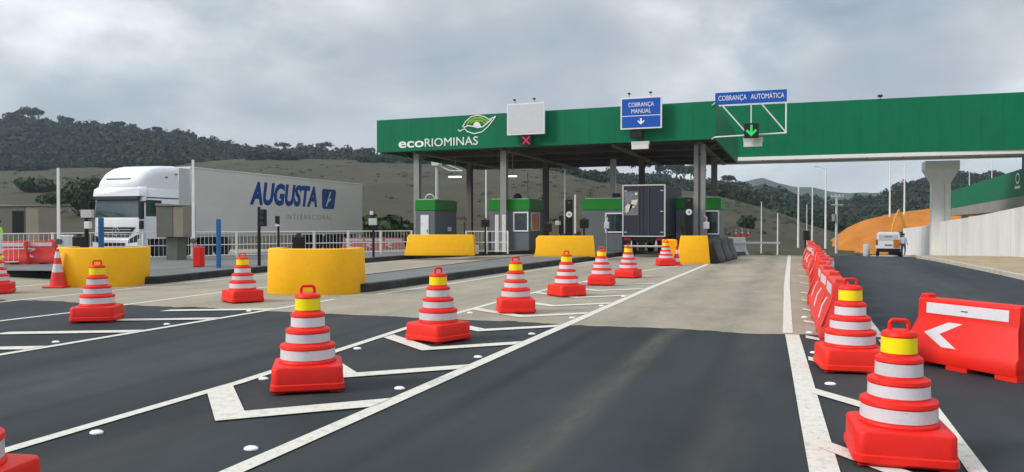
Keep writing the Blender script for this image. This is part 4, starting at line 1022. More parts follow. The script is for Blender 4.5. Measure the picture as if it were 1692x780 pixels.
# ------------------------------------------------------------------ box truck in the middle lane
def make_boxtruck():
    x, y = V(1063.5, 38.0); t = thing('box_truck', 'dark box truck seen from behind stopped at the third booth', 'truck', (x, y, 0), 0)
    W = 1.04; z0, z1 = .98, 3.50
    m = MB(); m.box(-W + .02, W - .02, .03, 6.0, z0, z1, .02); m.build('cargo_box', M['truck_dark'], t)
    m = MB()
    for a in ((-W, -W + .06, z0, z1), (W - .06, W, z0, z1), (-W + .061, W - .061, z1 - .06, z1), (-W + .061, W - .061, z0, z0 + .05)): m.box(a[0], a[1], -.03, .10, a[2], a[3])
    m.build('rear_frame', M['galv'], t, smooth=0)
    for s in (-1, 1):
        d = MB().box(min(s * .008, s * (W - .07)), max(s * .008, s * (W - .07)), -.005, .02, z0 + .06, z1 - .07).build('rear_door', M['truck_dark'], t)
        for z in (1.2, 2.2, 3.2): MB().box(s * (W - .16) - .07, s * (W - .16) + .07, -.035, -.006, z - .02, z + .02).build('hinge', M['galv'], d)
        MB().tube((s * .25, -.03, z0 + .1), (s * .25, -.03, z1 - .1), .014, n=8).build('lock_rod', M['steel_dark'], d)
    MB().box(-.95, -.24, -.012, -.0055, 2.02, 3.18).build('poster', M['graphic'], t)
    flat_poly([(-.86, 2.10), (-.74, 2.18), (-.66, 2.45), (-.58, 2.75), (-.28, 2.78), (-.36, 2.5), (-.52, 2.36), (-.6, 2.5), (-.78, 2.6), (-.9, 2.4)], 0, .004, frame_m((0, -.0125, 0), (1, 0, 0), (0, 0, 1))).build('poster_print', M['graphic_light'], t, smooth=0)
    flat_poly([(-.42, 3.0), (-.3, 3.0), (-.3, 3.12), (-.42, 3.12)], 0, .004, frame_m((0, -.0125, 0), (1, 0, 0), (0, 0, 1))).build('poster_print', M['graphic_light'], t, smooth=0)
    m = MB(); m.box(-.45, .45, .1, 6.0, .7, .97); m.box(-.9, .9, .05, .25, .80, .965); m.build('chassis', M['black'], t)
    m = MB(); m.tube((-.95, -.02, .52), (.95, -.02, .52), .045); m.tube((-.6, .0, .52), (-.6, .1, .85), .03); m.tube((.6, 0, .52), (.6, .1, .85), .03); m.build('rear_bumper', M['galv'], t)
    for s in (-1, 1):
        MB().box(s * .78 - .16, s * .78 + .16, -.02, .04, .80, .92, .01).build('tail_light', M['tail'], t)
        for yy in (1.4,):
            w = MB().lathe([(.25, -.14), (.42, -.14), (.45, -.10), (.45, .10), (.42, .14), (.25, .14)], 28).xform(Matrix.Rotation(R(90), 4, 'Y')).build('wheel', M['rubber'], t, (s * .82, yy, .45))
            w = MB().lathe([(.25, -.14), (.42, -.14), (.45, -.10), (.45, .10), (.42, .14), (.25, .14)], 28).xform(Matrix.Rotation(R(90), 4, 'Y')).build('wheel', M['rubber'], t, (s * .82, 6.9, .45 ))
        MB().box(s * .8 - .22, s * .8 + .22, .65, .68, .18, .75).build('mud_flap', M['rubber'], t)
    m = MB(); m.box(-.95, .95, 6.1, 7.9, .7, 2.5, .12, seg=2); m.build('cab', M['white_truck'], t)
make_boxtruck()

# ------------------------------------------------------------------ footbridge, ramp, column
def make_footbridge():
    t = thing('footbridge', 'huge green panelled footbridge crossing the right road on a white column', 'footbridge', (0, 62, 0))
    XA, XB = -8.0, 16.4; z0, z1 = 6.72, 10.62
    m = MB(); m.loft([[(XA, .35, z0), (XB, -.1, z0 - .05), (XB, -.1, z1 - .1), (XA, .35, z1)], [(XA, .47, z0), (XB, .02, z0 - .05), (XB, .02, z1 - .1), (XA, .47, z1)]]); m.build('fascia', M['green_panel'], t, smooth=0)
    m = MB(); m.box(XA, XB, 2.9, 3.0, z0, z1 - .1); m.build('rear_fascia', M['green_panel'], t, smooth=0)
    m = MB(); m.box(XA, XB, .5, 2.88, z0 - .12, z0 + .15); m.build('deck', M['deck'], t, smooth=0)
    m = MB(); m.box(XA, XB, .06, .34, z0 - .33, z0 - .06); m.box(XA, XB, 2.3, 2.7, z0 - .42, z0 - .125); m.build('beam', M['concrete_col'], t, smooth=0)
    m = MB(); m.tube((XA, .0, z0 - .44), (XB - .5, -.1, z0 - .47), .055)
    m.build('pipe', M['steel_dark'], t)
    m = MB()
    for k in range(9):
        x = XA + 1 + k * 2.4; m.box(x - .03, x + .03, .1, .6, z0 - .36, z0 - .30)
    m.build('hanger', M['steel_dark'], t, smooth=0)
    # column with a flared capital, standing at the wall
    x, y = V(1553, 59.2); y -= 62; g = gz(y + 62) - .3; k = 59.2 / F
    zs = lambda py: ZY(py, 59.2)
    m = MB(); q = lambda w, z, d=.55: [(x - w, y - d, z), (x + w, y - d, z), (x + w, y + d, z), (x - w, y + d, z)]
    m.loft([q(.62, g), q(.62, zs(302), .55), q(1.10, zs(283), .9), q(1.14, zs(281) + .02, .95), q(1.14, z0 - .43, .95)]); m.bevel(.03, 2, .3)
    m.build('column', M['concrete_col'], t, smooth=30)
    m = MB(); m.box(x + .18, x + .24, y - .58, y - .552, g, zs(305)); m.build('drainpipe', M['galv'], t)
    # ramp going away at the far end
    rp = MB(); X = 15.6
    A = (3.0, 3.63, 5.62); B = (31.5, 3.2, 5.05)
    rp.loft([[(X, A[0], A[1]), (X + .12, A[0], A[1]), (X + .12, A[0], A[2]), (X, A[0], A[2])], [(X, B[0], B[1]), (X + .12, B[0], B[1]), (X + .12, B[0], B[2]), (X, B[0], B[2])]]); rf = rp.build('ramp_fascia', M['green_panel'], t, smooth=0)
    rp = MB(); rp.loft([[(X, A[0], A[1] - 1.0), (X + 2.2, A[0], A[1] - 1.0), (X + 2.2, A[0], A[1] - .004), (X, A[0], A[1] - .004)], [(X, B[0], B[1] - .75), (X + 2.2, B[0], B[1] - .75), (X + 2.2, B[0], B[1] - .004), (X, B[0], B[1] - .004)]]); rp.build('ramp_deck', M['deck'], t, smooth=0)
    m = MB()
    for yy in (5, 14, 23, 30): m.box(X + .8, X + 1.4, yy - .3, yy + .3, gz(62 + yy) - .1, 2.5)
    m.build('ramp_pier', M['concrete_col'], t, smooth=0)
    m = MB(); m.box(15.3, 15.55, .05, 2.88, 4.6, z0 - .13); m.build('stair_enclosure', M['green_panel'], t, smooth=0)
    m = MB(); m.box(15.75, 18.0, -.05, 2.8, -1.5, z0 - .45); m.build('stair_tower', M['concrete_col'], t, smooth=0)
    # small logo on the ramp fascia
    fr = frame_m((X - .012, 5.2, 4.75), (0, -1, 0), (0, 0, 1))
    flat_poly([(-.75, -.35), (.7, -.35), (.7, -.55), (-.75, -.55)], 0, .01, fr).build('lettering_line', M['sign_white'], t, smooth=0)
    el = [(.55 * math.cos(R(a)), .42 * math.sin(R(a)) + .2) for a in range(0, 360, 20)]; ei = [(.42 * math.cos(R(a)), .28 * math.sin(R(a)) + .2) for a in range(0, 360, 20)]
    m = MB(); n = len(el)
    o0 = [m.bm.verts.new((a, b, .006)) for a, b in el]; i0 = [m.bm.verts.new((a, b, .006)) for a, b in ei]
    for k_ in range(n): m.bm.faces.new((o0[k_], o0[(k_ + 1) % n], i0[(k_ + 1) % n], i0[k_]))
    m.xform(fr); m.build('emblem', M['sign_white'], t, smooth=0)
    # dome camera on top
    xx, D = 0, 58.5
    cx, cy = V(1452, 57); 
    m = MB(); m.tube((cx, .3, z1 - .08), (cx, .3, z1 + .15), .03); m.box(cx - .16, cx + .16, .2, .45, z1 + .1, z1 + .27, .03); m.build('roof_camera', M['dark_plastic'], t)
make_footbridge()

# retaining wall along the right side
def make_wall():
    t = thing('retaining_wall', 'stained pale concrete retaining wall along the right road', 'wall', (10.25, 0, 0))
    tops = [(28, 2.75), (37, 2.65), (55, 2.0), (64, 1.8), (72, 1.45), (86, 1.15)]
    Y = yrange(28, 86, 6.0)
    for i, (a, b) in enumerate(zip(Y, Y[1:])):
        m = MB(); o_ = .004 * (i % 3)
        m.loft([[(o_, a + .01, gz(a) - .2), (.3, a + .01, gz(a) - .2), (.3, a + .01, lerp(tops, a)), (o_, a + .01, lerp(tops, a))], [(o_, b - .01, gz(b) - .2), (.3, b - .01, gz(b) - .2), (.3, b - .01, lerp(tops, b)), (o_, b - .01, lerp(tops, b))]])
        m.build('wall_panel', M['concrete_wall'], t, smooth=0)
    m = MB(); m.box(.02, .32, 86, 86.3, -2.2, 1.15); m.box(.3, 7, 86, 86.3, -2.2, 1.0); m.build('end_wall', M['concrete_wall'], t, smooth=0)
make_wall()
# fill behind the wall
sheet('bank_ground', lambda y: (10.6, 60), yrange(28, 90, 6), 1.0, M['field'])

# ------------------------------------------------------------------ van and people at the far end of the right road
def make_van():
    x, y = V(1468, 60); t = thing('van', 'white van stopped on the right road with its rear towards the camera', 'van', (x, y, gz(y)), R(-6)); W = .87
    def ring(yy, w, z0, z1, wt): return [(-w, yy, z0), (w, yy, z0), (w, yy, z0 + .5), (wt, yy, z1 - .1), (wt - .12, yy, z1), (-wt + .12, yy, z1), (-wt, yy, z1 - .1), (-w, yy, z0 + .5)]
    m = MB(); m.loft([ring(0, W - .04, .38, 1.78, W - .12), ring(.12, W, .35, 1.86, W - .08), ring(2.6, W, .35, 1.86, W - .08), ring(3.2, W, .35, 1.5, W - .14), ring(3.4, W, .35, 1.1, W - .05), ring(4.1, W - .06, .35, 1.0, W - .1)]); m.bevel(.03, 2, .6); m.build('body', M['white_truck'], t, smooth=45)
    MB().box(-.66, .66, -.02, .03, 1.22, 1.66, .02).build('rear_window', M['sign_back'], t)
    MB().box(-.25, .25, -.035, -.0205, 1.48, 1.58).build('window_sticker', M['steel_grey'], t)
    MB().box(-.84, .84, -.09, .1, .36, .62, .04).build('bumper', M['black'], t)
    MB().box(-.25, .25, -.03, .0, .82, .94).build('number_plate', M['steel_grey'], t)
    for s in (-1, 1): MB().box(s * .79 - .06, s * .79 + .06, -.03, .1, .86, 1.3, .02).build('tail_light', M['tail'], t)
    MB().box(.35, .78, -.06, -.022, .7, 1.3, .01).build('rear_panel', M['earth'], t)
    for s in (-1, 1):
        for yy in (.75, 3.3):
            w = MB().lathe([(.17, -.1), (.29, -.1), (.31, -.06), (.31, .06), (.29, .1), (.17, .1)], 24).xform(Matrix.Rotation(R(90), 4, 'Y')).build('wheel', M['rubber'], t, (s * .76, yy, .31))
            MB().lathe([(.01, -.09), (.17, -.09), (.17, .09), (.01, .09)], 18).xform(Matrix.Rotation(R(90), 4, 'Y')).build('rim', M['galv'], w)
make_van()
def person(x, y, z, rz, label, shirt, vest, pose=0.0):
    t = thing('person', label, 'person', (x, y, z), rz)
    J = {'pel': (0, 0, .95, .125), 'bel': (0, 0, 1.08, .12), 'chest': (0, .01, 1.30, .15), 'neck': (0, 0, 1.47, .055), 'head': (0, -.01, 1.60, .092), 'crown': (0, 0, 1.70, .075),
         'hl': (-.09, 0, .90, .095), 'kl': (-.10, -.02 - pose, .50, .06), 'al': (-.11, .02 + pose, .09, .042), 'tl': (-.12, -.13 + pose, .035, .035),
         'hr': (.09, 0, .90, .095), 'kr': (.10, -.02, .50, .06), 'ar': (.11, .03 - pose, .09, .042), 'tr': (.12, -.12 - pose, .035, .035),
         'sl': (-.18, .01, 1.40, .062), 'el': (-.25, .03, 1.13, .042), 'wl': (-.24, -.14, .93, .028), 'fl': (-.22, -.21, .88, .025),
         'sr': (.18, .01, 1.40, .062), 'er': (.25, .03, 1.13, .042), 'wr': (.24, -.12, .92, .028), 'fr': (.23, -.19, .86, .025)}
    E_ = [('pel', 'bel'), ('bel', 'chest'), ('chest', 'neck'), ('neck', 'head'), ('head', 'crown'), ('pel', 'hl'), ('hl', 'kl'), ('kl', 'al'), ('al', 'tl'), ('pel', 'hr'), ('hr', 'kr'), ('kr', 'ar'), ('ar', 'tr'), ('chest', 'sl'), ('sl', 'el'), ('el', 'wl'), ('wl', 'fl'), ('chest', 'sr'), ('sr', 'er'), ('er', 'wr'), ('wr', 'fr')]
    ks = list(J); me = bpy.data.meshes.new('body'); me.from_pydata([J[k][:3] for k in ks], [(ks.index(a), ks.index(b)) for a, b in E_], [])
    o = bpy.data.objects.new('body', me); COL.objects.link(o)
    md = o.modifiers.new('skin', 'SKIN'); sub = o.modifiers.new('sub', 'SUBSURF'); sub.levels = 1; sub.render_levels = 1
    for i, k in enumerate(ks):
        sv = me.skin_vertices[0].data[i] if me.skin_vertices else None
        if sv: sv.radius = (J[k][3] * (1.25 if k in ('chest', 'bel', 'pel') else 1), J[k][3] * (.8 if k in ('chest', 'bel') else 1)); sv.use_root = (k == 'pel')
    dg = bpy.context.evaluated_depsgraph_get(); dg.update()
    m2 = bpy.data.meshes.new_from_object(o.evaluated_get(dg)); bpy.data.objects.remove(o)
    m2.materials.clear()
    for mm in (M['skin'], shirt, M['navy'], M['black']): m2.materials.append(mm)
    for p in m2.polygons:
        z_ = p.center.z; p.use_smooth = True
        p.material_index = 3 if z_ < .1 else 2 if z_ < .98 and abs(p.center.x) < .2 and p.center.y > -.14 - abs(pose) * 2 else 1 if z_ < 1.46 and z_ > 1.02 else 0
    o = bpy.data.objects.new('body', m2); COL.objects.link(o); o.parent = t
    if vest:
        m = MB(); 
        def el(w, d, z_): return [(w * math.cos(2 * math.pi * k / 16), d * math.sin(2 * math.pi * k / 16) + .01, z_) for k in range(16)]
        m.loft([el(.175, .135, .94), el(.19, .15, 1.1), el(.205, .165, 1.3), el(.20, .14, 1.42), el(.11, .10, 1.47)]); m.build('vest', vest, t, smooth=60)
    m = MB(); m.sphere((0, .012, 1.69), .105, 2, (1, 1.1, .75)); m.build('hair', M['hair'], t)
    m = MB(); m.loft([[(-.012, -.10, 1.60), (.012, -.10, 1.60), (.012, -.08, 1.60), (-.012, -.08, 1.60)], [(-.006, -.095, 1.64), (.006, -.095, 1.64), (.006, -.08, 1.64), (-.006, -.08, 1.64)]]); m.build('nose', M['skin'], t)
    return t
x, y = V(-3, 29.3); person(x, y, .0, TH + 2.2, 'person in a hi-vis yellow vest standing at the left edge of the view', M['navy'], M['hivis'])
x, y = V(1493, 59); person(x, y, gz(y), 2.6, 'person in pale blue clothes standing right of the white van', M['pale_blue'], None, .05)
x, y = V(1432, 62); 
t = thing('water_barrel', 'small white upright barrel left of the white van', 'barrel', (x, y, gz(y)))
MB().lathe([(.22, 0), (.26, .1), (.26, .85), (.22, .95), (.0001, .97)], 24).build('drum', M['white_metal'], t)

# yellow excavator beyond the van
x, y = V(1497, 84); t = thing('excavator', 'yellow excavator arm reaching up behind the white van', 'excavator', (x, y, gz(y)), R(20))
MB().box(-1.0, 1.3, -.9, .9, .9, 1.7, .1).build('house', M['excavator'], t)
MB().box(-1.0, -.1, -.85, .0, 1.702, 2.7, .08).build('cabin', M['glass'], t)
m = MB()
for s in (-1, 1): m.box(-1.4, 1.4, s * .95 - .25, s * .95 + .25, 0, .85, .3, seg=2)
m.build('track', M['black'], t)
m = MB(); m.path([Vector(p) for p in ((.2, -.3, 1.6), (-.55, -.5, 3.6), (-1.1, -.6, 5.0))], .11, 6); m.build('boom', M['excavator'], t)
m = MB(); m.path([Vector(p) for p in ((-1.1, -.6, 5.0), (-1.6, -.7, 4.0), (-1.95, -.75, 2.6))], .07, 6); m.build('stick', M['excavator'], t)
m = MB(); m.loft([[(-2.3, -1.1, 1.9), (-1.6, -1.1, 2.0), (-1.6, -.4, 2.0), (-2.3, -.4, 1.9)], [(-2.2, -1.0, 2.6), (-1.8, -1.0, 2.6), (-1.8, -.5, 2.6), (-2.2, -.5, 2.6)]]); m.build('bucket', M['steel_dark'], t)

# ------------------------------------------------------------------ poles in the distance
def lamp_pole(px, D, pyb, pyt, label, r=.11, armed=True):
    x, y = V(px, D); zb = ZY(pyb, D); zt = ZY(pyt, D)
    t = thing('light_pole', label, 'light pole', (x, y, zb - 1.5), TH); h = zt - zb + 1.5
    MB().tube((0, 0, 0), (0, 0, h), r, r * .55, n=10).build('pole', M['white_metal'], t)
    if armed:
        m = MB(); m.tube((0, 0, h - .05), (-1.0, 0, h + .18), .04, n=6); a = m.build('arm', M['white_metal'], t)
        MB().box(-1.5, -.95, -.12, .12, h + .14, h + .24, .03).build('lamp_head', M['galv'], a)
    return t
lamp_pole(1319, 95, 410, 306, 'white pole left of the other distant poles, near the end of the red barriers', .14, False)
lamp_pole(1342, 105, 408, 309, 'white pole, second from left behind the red barriers', .12, False)
lamp_pole(1364, 100, 402, 278, 'white light pole just left of the utility pole', .14)
lamp_pole(1470, 125, 385, 262, 'white light pole rising behind the white van', .16)
lamp_pole(1494, 125, 343, 256, 'white light pole on top of the orange bank', .14)
lamp_pole(1258, 80, 420, 333, 'short white pole on the dry slope, left one of two', .07, False)
lamp_pole(1285, 80, 420, 352, 'short white pole on the dry slope, right one of two', .09, False)
lamp_pole(1601, 110, 345, 252, 'thin pole between the white column and the green ramp', .07, False)
lamp_pole(1638, 110, 330, 262, 'thin pole above the green ramp', .07, False)
lamp_pole(1333, 90, 412, 338, 'thin short pole between the first two white poles', .06, False)
x, y = V(1382, 90); zb = gz(y); zt = ZY(322, 90)
t = thing('utility_pole', 'concrete utility pole with two cross arms and a transformer before the orange bank', 'utility pole', (x, y, zb), TH)
MB().tube((0, 0, 0), (0, 0, zt - zb), .16, .12, n=10).build('pole', M['galv'], t)
m = MB(); m.box(-.75, .8, -.14, -.05, zt - zb - .25, zt - zb - .12); m.box(-.6, .7, -.14, -.05, zt - zb - 1.2, zt - zb - 1.08); m.build('cross_arm', M['galv'], t)
MB().tube((-.35, -.1, zt - zb - 3.0), (-.35, -.1, zt - zb - 2.2), .22).build('transformer', M['steel_grey'], t)
m = MB()
for xx in (-.6, -.2, .3, .7): m.tube((xx, -.1, zt - zb - .12), (xx, -.1, zt - zb + .06), .04, n=6)
m.build('insulator', M['white_metal'], t)
t, g = sensor_post(1331, 40, 381, 0, .05, 'thin black signal post among the far red barriers', [(0, 381, 397, 9, 'black', 'lamp_head')], base=0.0)

# ------------------------------------------------------------------ hills
def mesh_np(name, verts, faces, material, kind=None, n=4, smooth=False):
    verts = np.asarray(verts, dtype=np.float32); faces = np.asarray(faces, dtype=np.int32)
    me = bpy.data.meshes.new(name); me.vertices.add(len(verts)); me.vertices.foreach_set('co', verts.ravel())
    me.loops.add(faces.size); me.loops.foreach_set('vertex_index', faces.ravel()); me.polygons.add(len(faces))
    me.polygons.foreach_set('loop_start', np.arange(0, faces.size, n, dtype=np.int32))
    try: me.polygons.foreach_set('loop_total', np.full(len(faces), n, dtype=np.int32))
    except Exception: pass
    me.update(calc_edges=True); me.validate()
    if smooth: me.polygons.foreach_set('use_smooth', [True] * len(me.polygons))
    me.materials.append(material); o = bpy.data.objects.new(name, me); COL.objects.link(o)
    if kind: o['kind'] = kind
    return o
grass_top = [(-1500, 292), (-300, 288), (0, 281), (250, 274), (380, 264), (430, 261), (600, 265), (700, 268), (800, 274), (930, 283), (1010, 303), (1100, 313), (1193, 320), (1250, 338), (1318, 363), (1390, 385), (1450, 396), (2600, 398)]
grass_D = [(-1500, 320), (700, 290), (1000, 240), (1300, 190), (2600, 190)]
forest_top = [(-1500, 205), (-100, 200), (50, 199), (150, 210), (250, 217), (300, 224), (350, 236), (400, 246), (470, 249), (550, 251), (620, 253), (700, 262), (800, 274), (900, 284), (1000, 291), (1100, 296), (1150, 301), (1200, 306), (1300, 322), (1350, 334), (1400, 341), (1430, 333), (1500, 308), (1560, 290), (1600, 286), (1640, 293), (1692, 302), (1850, 330), (2600, 350)]
forest_D = [(-1500, 470), (700, 450), (1300, 400), (2600, 380)]
far_top = [(-1500, 330), (900, 330), (1150, 312), (1220, 303), (1260, 297), (1300, 303), (1340, 312), (1400, 316), (1500, 322), (2600, 330)]
def nz(px, D, a, sc): return a * noise.noise((px * sc, D * .01, 3.3))
def grass_z(px, D):
    D1 = lerp(grass_D, px); D0 = 66; s = min(1, max(0, (D - D0) / (D1 - D0))); zt = ZY(lerp(grass_top, px), D1)
    zb = -2.2 if px > 1000 else -1.2
    if D <= D1: return zb + (zt - zb) * (s ** 1.12) + nz(px, D, 2.2 * s * (1 - s) * 4 * .4, .008)
    q = min(1, (D - D1) / 60); return zt - 9 * q
def forest_z(px, D):
    D0 = lerp(grass_D, px) + 8; D1 = lerp(forest_D, px); zb = ZY(lerp(grass_top, px), lerp(grass_D, px)) - 8; zt = ZY(lerp(forest_top, px), D1) - 2.5
    if D <= D1: s = (D - D0) / (D1 - D0); return zb + (zt - zb) * s ** .9 + nz(px, D, 6 * s * (1 - s), .012)
    return zt - .25 * (D - D1)
def strip(name, pxs, Ds, zf, material):
    v = []; f = []; nD = len(Ds)
    for px in pxs:
        for s in Ds:
            D = s(px); x, y = V(px, D); v.append((x, y, zf(px, D)))
    for i in range(len(pxs) - 1):
        for j in range(nD - 1): f.append((i * nD + j, (i + 1) * nD + j, (i + 1) * nD + j + 1, i * nD + j + 1))
    return mesh_np(name, v, f, material, 'structure', smooth=True)
PX = [-1500 + 25 * i for i in range(164)]
gs = [(lambda px, s=s: 66 + (lerp(grass_D, px) - 66) * s) for s in [i / 22 for i in range(23)]] + [(lambda px: lerp(grass_D, px) + 30), (lambda px: lerp(grass_D, px) + 70)]
strip('grass_hill', PX, gs, grass_z, M['grass'])
fs = [(lambda px, s=s: lerp(grass_D, px) + 8 + (lerp(forest_D, px) - lerp(grass_D, px) - 8) * s) for s in [i / 14 for i in range(15)]] + [(lambda px: lerp(forest_D, px) + 60), (lambda px: lerp(forest_D, px) + 160)]
strip('forest_hill', PX, fs, forest_z, M['forest_floor'])
def far_z(px, D):
    zt = ZY(lerp(far_top, px), 1050) + nz(px, 0, 5, .03)
    return zt * (D - 600) / 450 if D <= 1050 else zt - (D - 1050) * .2
strip('distant_hill', [-1500 + 12 * i for i in range(340)], [(lambda px, s=s: s) for s in (600, 700, 800, 900, 1000, 1050, 1150, 1300)], far_z, M['far_hill'])
# orange cut bank
bank_top = [(1290, 424), (1335, 423), (1352, 412), (1370, 399), (1400, 376), (1430, 363), (1480, 352), (1540, 344), (1600, 340), (1700, 338), (1900, 345), (2100, 400)]
def bank_z(px, D):
    D1 = 128; D0 = 88 if px < 1500 else 94; zt = ZY(lerp(bank_top, px), D1); zb = gz(88) - .6; s = (D - D0) / (D1 - D0)
    if D <= D1: return zb + (zt - zb) * max(0, s) ** .85 + (.9 * noise.noise((px * .03, D * .12, 0)) + .7 * noise.noise((px * .11, D * .10, 4))) * (0 if s > .97 or zt - zb < 1 else 1)
    return zt - (D - D1) * .25
strip('earth_bank', [1290 + 10 * i for i in range(82) for i in (i,)], [(lambda px, s=s: (88 if px < 1500 else 94) + (128 - (88 if px < 1500 else 94)) * s if s <= 1 else 128 + 20 * (s - 1)) for s in [i / 12 for i in range(13)] + [2, 4]], bank_z, M['earth'])

# ------------------------------------------------------------------ forest (uncountable) and single trees
rng = np.random.default_rng(5)
def crown_np(nleaf, r, leaf, flat=.75, lobes=5, seed=0):
    g = np.random.default_rng(seed)
    cs = g.normal(0, .42, (lobes, 3)) * np.array([1, 1, .6]); rs = g.uniform(.45, .7, lobes)
    idx = g.integers(0, lobes, nleaf); d = g.normal(0, 1, (nleaf, 3)); d /= np.linalg.norm(d, axis=1)[:, None]
    p = cs[idx] + d * (rs[idx] * g.uniform(.72, 1.05, nleaf))[:, None]
    p[:, 2] *= flat; p *= r
    n_ = d + g.normal(0, .45, (nleaf, 3)); n_ /= np.linalg.norm(n_, axis=1)[:, None]
    a = np.cross(n_, g.normal(0, 1, (nleaf, 3))); a /= np.linalg.norm(a, axis=1)[:, None]; b = np.cross(n_, a)
    s = leaf * g.uniform(.6, 1.3, nleaf)[:, None]
    q = np.stack([p - a * s - b * s * .6, p + a * s * .7 - b * s, p + a * s + b * s * .7, p - a * s * .6 + b * s], 1)
    return q.reshape(-1, 3)
T = [crown_np(190, 1.0, .145, .8, 6, s) for s in range(6)]
V_all = []
def add_crown(x, y, z, r, k):
    a = rng.uniform(0, 6.28); c, s = math.cos(a), math.sin(a); q = T[k] * r
    V_all.append(np.stack([q[:, 0] * c - q[:, 1] * s + x, q[:, 0] * s + q[:, 1] * c + y, q[:, 2] * rng.uniform(.9, 1.25) + z], 1))
nc = 0
for i in range(16000):
    px = rng.uniform(-350, 2050); D1 = lerp(forest_D, px); D0 = lerp(grass_D, px) + 4
    if D1 - D0 < 20: continue
    D = D0 + (D1 + 6 - D0) * rng.uniform(0, 1) ** .8
    # keep only a fairly even cover
    if 1040 < px < 1180 and D > D1 - 30 and rng.uniform() < .3: continue
    r = rng.uniform(2.0, 4.2) * (rng.choice([.85, 1.0, 1.35]) if D > D1 - 40 else 1.15); x, y = V(px, D)
    if nc > 5200: break
    add_crown(x, y, forest_z(px, D) + r * .45, r, i % 6); nc += 1
for i in range(500):       # uneven lower edge of the wood
    px = rng.uniform(-300, 1400); D = lerp(grass_D, px) + rng.uniform(-14, 4); x, y = V(px, D); r = rng.uniform(1.2, 2.6)
    if noise.noise((px * .012, 0, 0)) > .0: add_crown(x, y, grass_z(px, D) + r * .4, r, i % 6)
VV = np.concatenate(V_all); FF = np.arange(len(VV)).reshape(-1, 4)
o = mesh_np('forest', VV, FF, M['leaf'], 'stuff'); tag(o, 'dark wood covering the hills behind the toll plaza', 'forest')
V_all = []
for i in range(900):
    px = rng.uniform(-350, 1480); D = lerp(grass_D, px) * rng.uniform(.36, .99); x, y = V(px, D)
    if noise.noise((px * .006, D * .012, 7)) < .02 and i % 4: continue
    q = T[i % 6][:160] * rng.uniform(.35, 1.15); V_all.append(q * np.array([1, 1, .6]) + np.array([x, y, grass_z(px, D) + .15]))
VV = np.concatenate(V_all); o = mesh_np('scrub', VV, np.arange(len(VV)).reshape(-1, 4), M['scrub'], 'stuff'); tag(o, 'low scrub scattered over the dry slope', 'scrub')
# scrubby dark patches on the pasture: each bush a thing
def bush(px, D, r, label, nl=500, leafsize=.16, flat=.7, grp=None):
    x, y = V(px, D); z = grass_z(px, D); q = crown_np(nl, r, r * leafsize, flat, 9, int(px) + 3000)
    t = thing('bush', label, 'bush', (x, y, z), 0, grp)
    q[:, 2] += r * flat * .75
    o = mesh_np('crown', q, np.arange(len(q)).reshape(-1, 4), M['leaf_light']); o.parent = t
    MB().tube((0, 0, -.5), (0, 0, r * .8), r * .08, r * .05, n=6).build('trunk', M['bark'], t)
bush(62, 170, 3.4, 'dark round bush alone on the dry slope at the upper left', flat=.5)
bush(150, 110, 3.6, 'big dark bushy tree left of the truck cab', 2600, .055, .95)
bush(98, 130, 2.6, 'dark bush low on the slope left of the white boom', 1500, .06, .6)
bush(646, 75, 1.9, 'low green bush beside the leftmost yellow block barrier', flat=.9)
bush(628, 80, 1.6, 'small green bush right of the trailer end', flat=.7)
bush(675, 78, 1.7, 'small green bush behind the leftmost canopy column', flat=.8)
bush(1233, 120, 1.25, 'lone dark bush on the dry slope right of the booths', flat=.9)


def skyline_tree(h, cr, flat, nl, seed):
    t = thing('tree', '', 'tree')
    g = random.Random(seed); m = MB(); m.tube((0, 0, -1), (.1, 0, h * .72), h * .032, h * .018, n=6)
    tips = []
    for k in range(6):
        a = g.uniform(0, 6.28); tip = (math.cos(a) * cr * g.uniform(.3, .6), math.sin(a) * cr * .5, h * g.uniform(.72, .95)); tips.append(tip)
        m.tube((.1, 0, h * g.uniform(.5, .68)), tip, h * .014, h * .006, n=5)
    m.build('trunk', M['bark'], t)
    q = crown_np(nl, cr, cr * .13, flat, 7, seed); q[:, 2] += h * .85
    o = mesh_np('crown', q, np.arange(len(q)).reshape(-1, 4), M['leaf']); o.parent = t
    return t
protos = [skyline_tree(8.5, 3.2, .42, 260, 1), skyline_tree(7.5, 2.3, .75, 240, 2), skyline_tree(10, 2.7, .55, 260, 3), skyline_tree(6.5, 2.0, .9, 200, 4)]
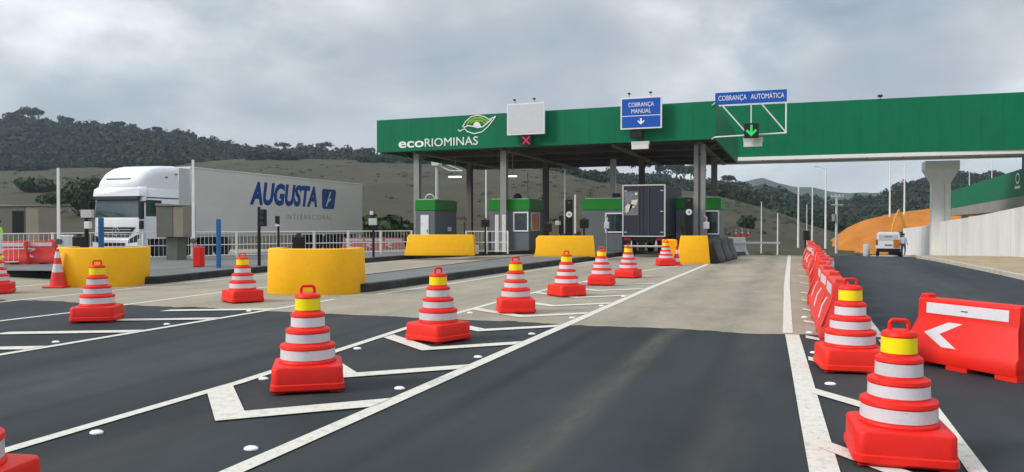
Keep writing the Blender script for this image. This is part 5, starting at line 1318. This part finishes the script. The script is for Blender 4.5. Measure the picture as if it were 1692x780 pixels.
sky_px = [(22, 1), (38, 0), (48, 2), (57, 1), (78, 3), (92, 3), (116, 0), (131, 3), (158, 2), (185, 3), (213, 1), (222, 3), (262, 0), (280, 3), (306, 2), (312, 0), (338, 1), (352, 3), (390, 0), (418, 1), (440, 3), (470, 2), (498, 3), (520, 1), (548, 0), (572, 2), (590, 1), (608, 0), (10, 3), (30, 3), (66, 0), (105, 1), (140, 1), (172, 1), (200, 0), (240, 1), (322, 3), (368, 3), (404, 3), (430, 1), (455, 1), (485, 3), (510, 3), (534, 2), (560, 3), (600, 3)]
mid_px = [(1090, 1), (1100, 3), (1118, 0), (1130, 2), (1141, 0), (1152, 1), (1205, 0), (1225, 3), (1010, 1), (1060, 2)]
used = set()
def put(px, k, lab, grp):
    D = lerp(forest_D, px) + 4; x, y = V(px, D); z = forest_z(px, D) - random.uniform(1.0, 3.6)
    if k in used: o = copy_tree(protos[k], (x, y, z), random.uniform(0, 6.28), lab)
    else: used.add(k); o = protos[k]; o.location = (x, y, z); o['label'] = lab; KIDS.setdefault(o, kids(o))
    s = random.uniform(.85, 1.3) * (1.35 if px > 1000 or px < 70 else 1); o.scale = (s, s, s * random.uniform(.9, 1.15)); o['group'] = grp
for px, k in sky_px: put(px, k, 'tree standing out against the sky on the ridge left of the canopy', 'ridge trees left of the canopy')
for px, k in mid_px: put(px, k, 'tree rising over the wood seen beneath the canopy near the box truck', 'trees seen beneath the canopy')

# ------------------------------------------------------------------ haze
hz = MB(); hz.box(-1650, 1650, -55, 1500, -7.0, 96.0); o = hz.build('haze', bpy.data.materials.new('haze_air'), smooth=0); o['kind'] = 'stuff'; tag(o, 'thin pale haze filling the valley air', 'haze')
hm = o.data.materials[0]; hm.use_nodes = True; n_ = hm.node_tree.nodes; n_.clear()
ho = n_.new('ShaderNodeOutputMaterial'); pv = n_.new('ShaderNodeVolumePrincipled'); pv.inputs['Color'].default_value = (.70, .85, 1.0, 1); pv.inputs['Density'].default_value = .00027; pv.inputs['Anisotropy'].default_value = .2
hm.node_tree.links.new(pv.outputs[0], ho.inputs['Volume'])
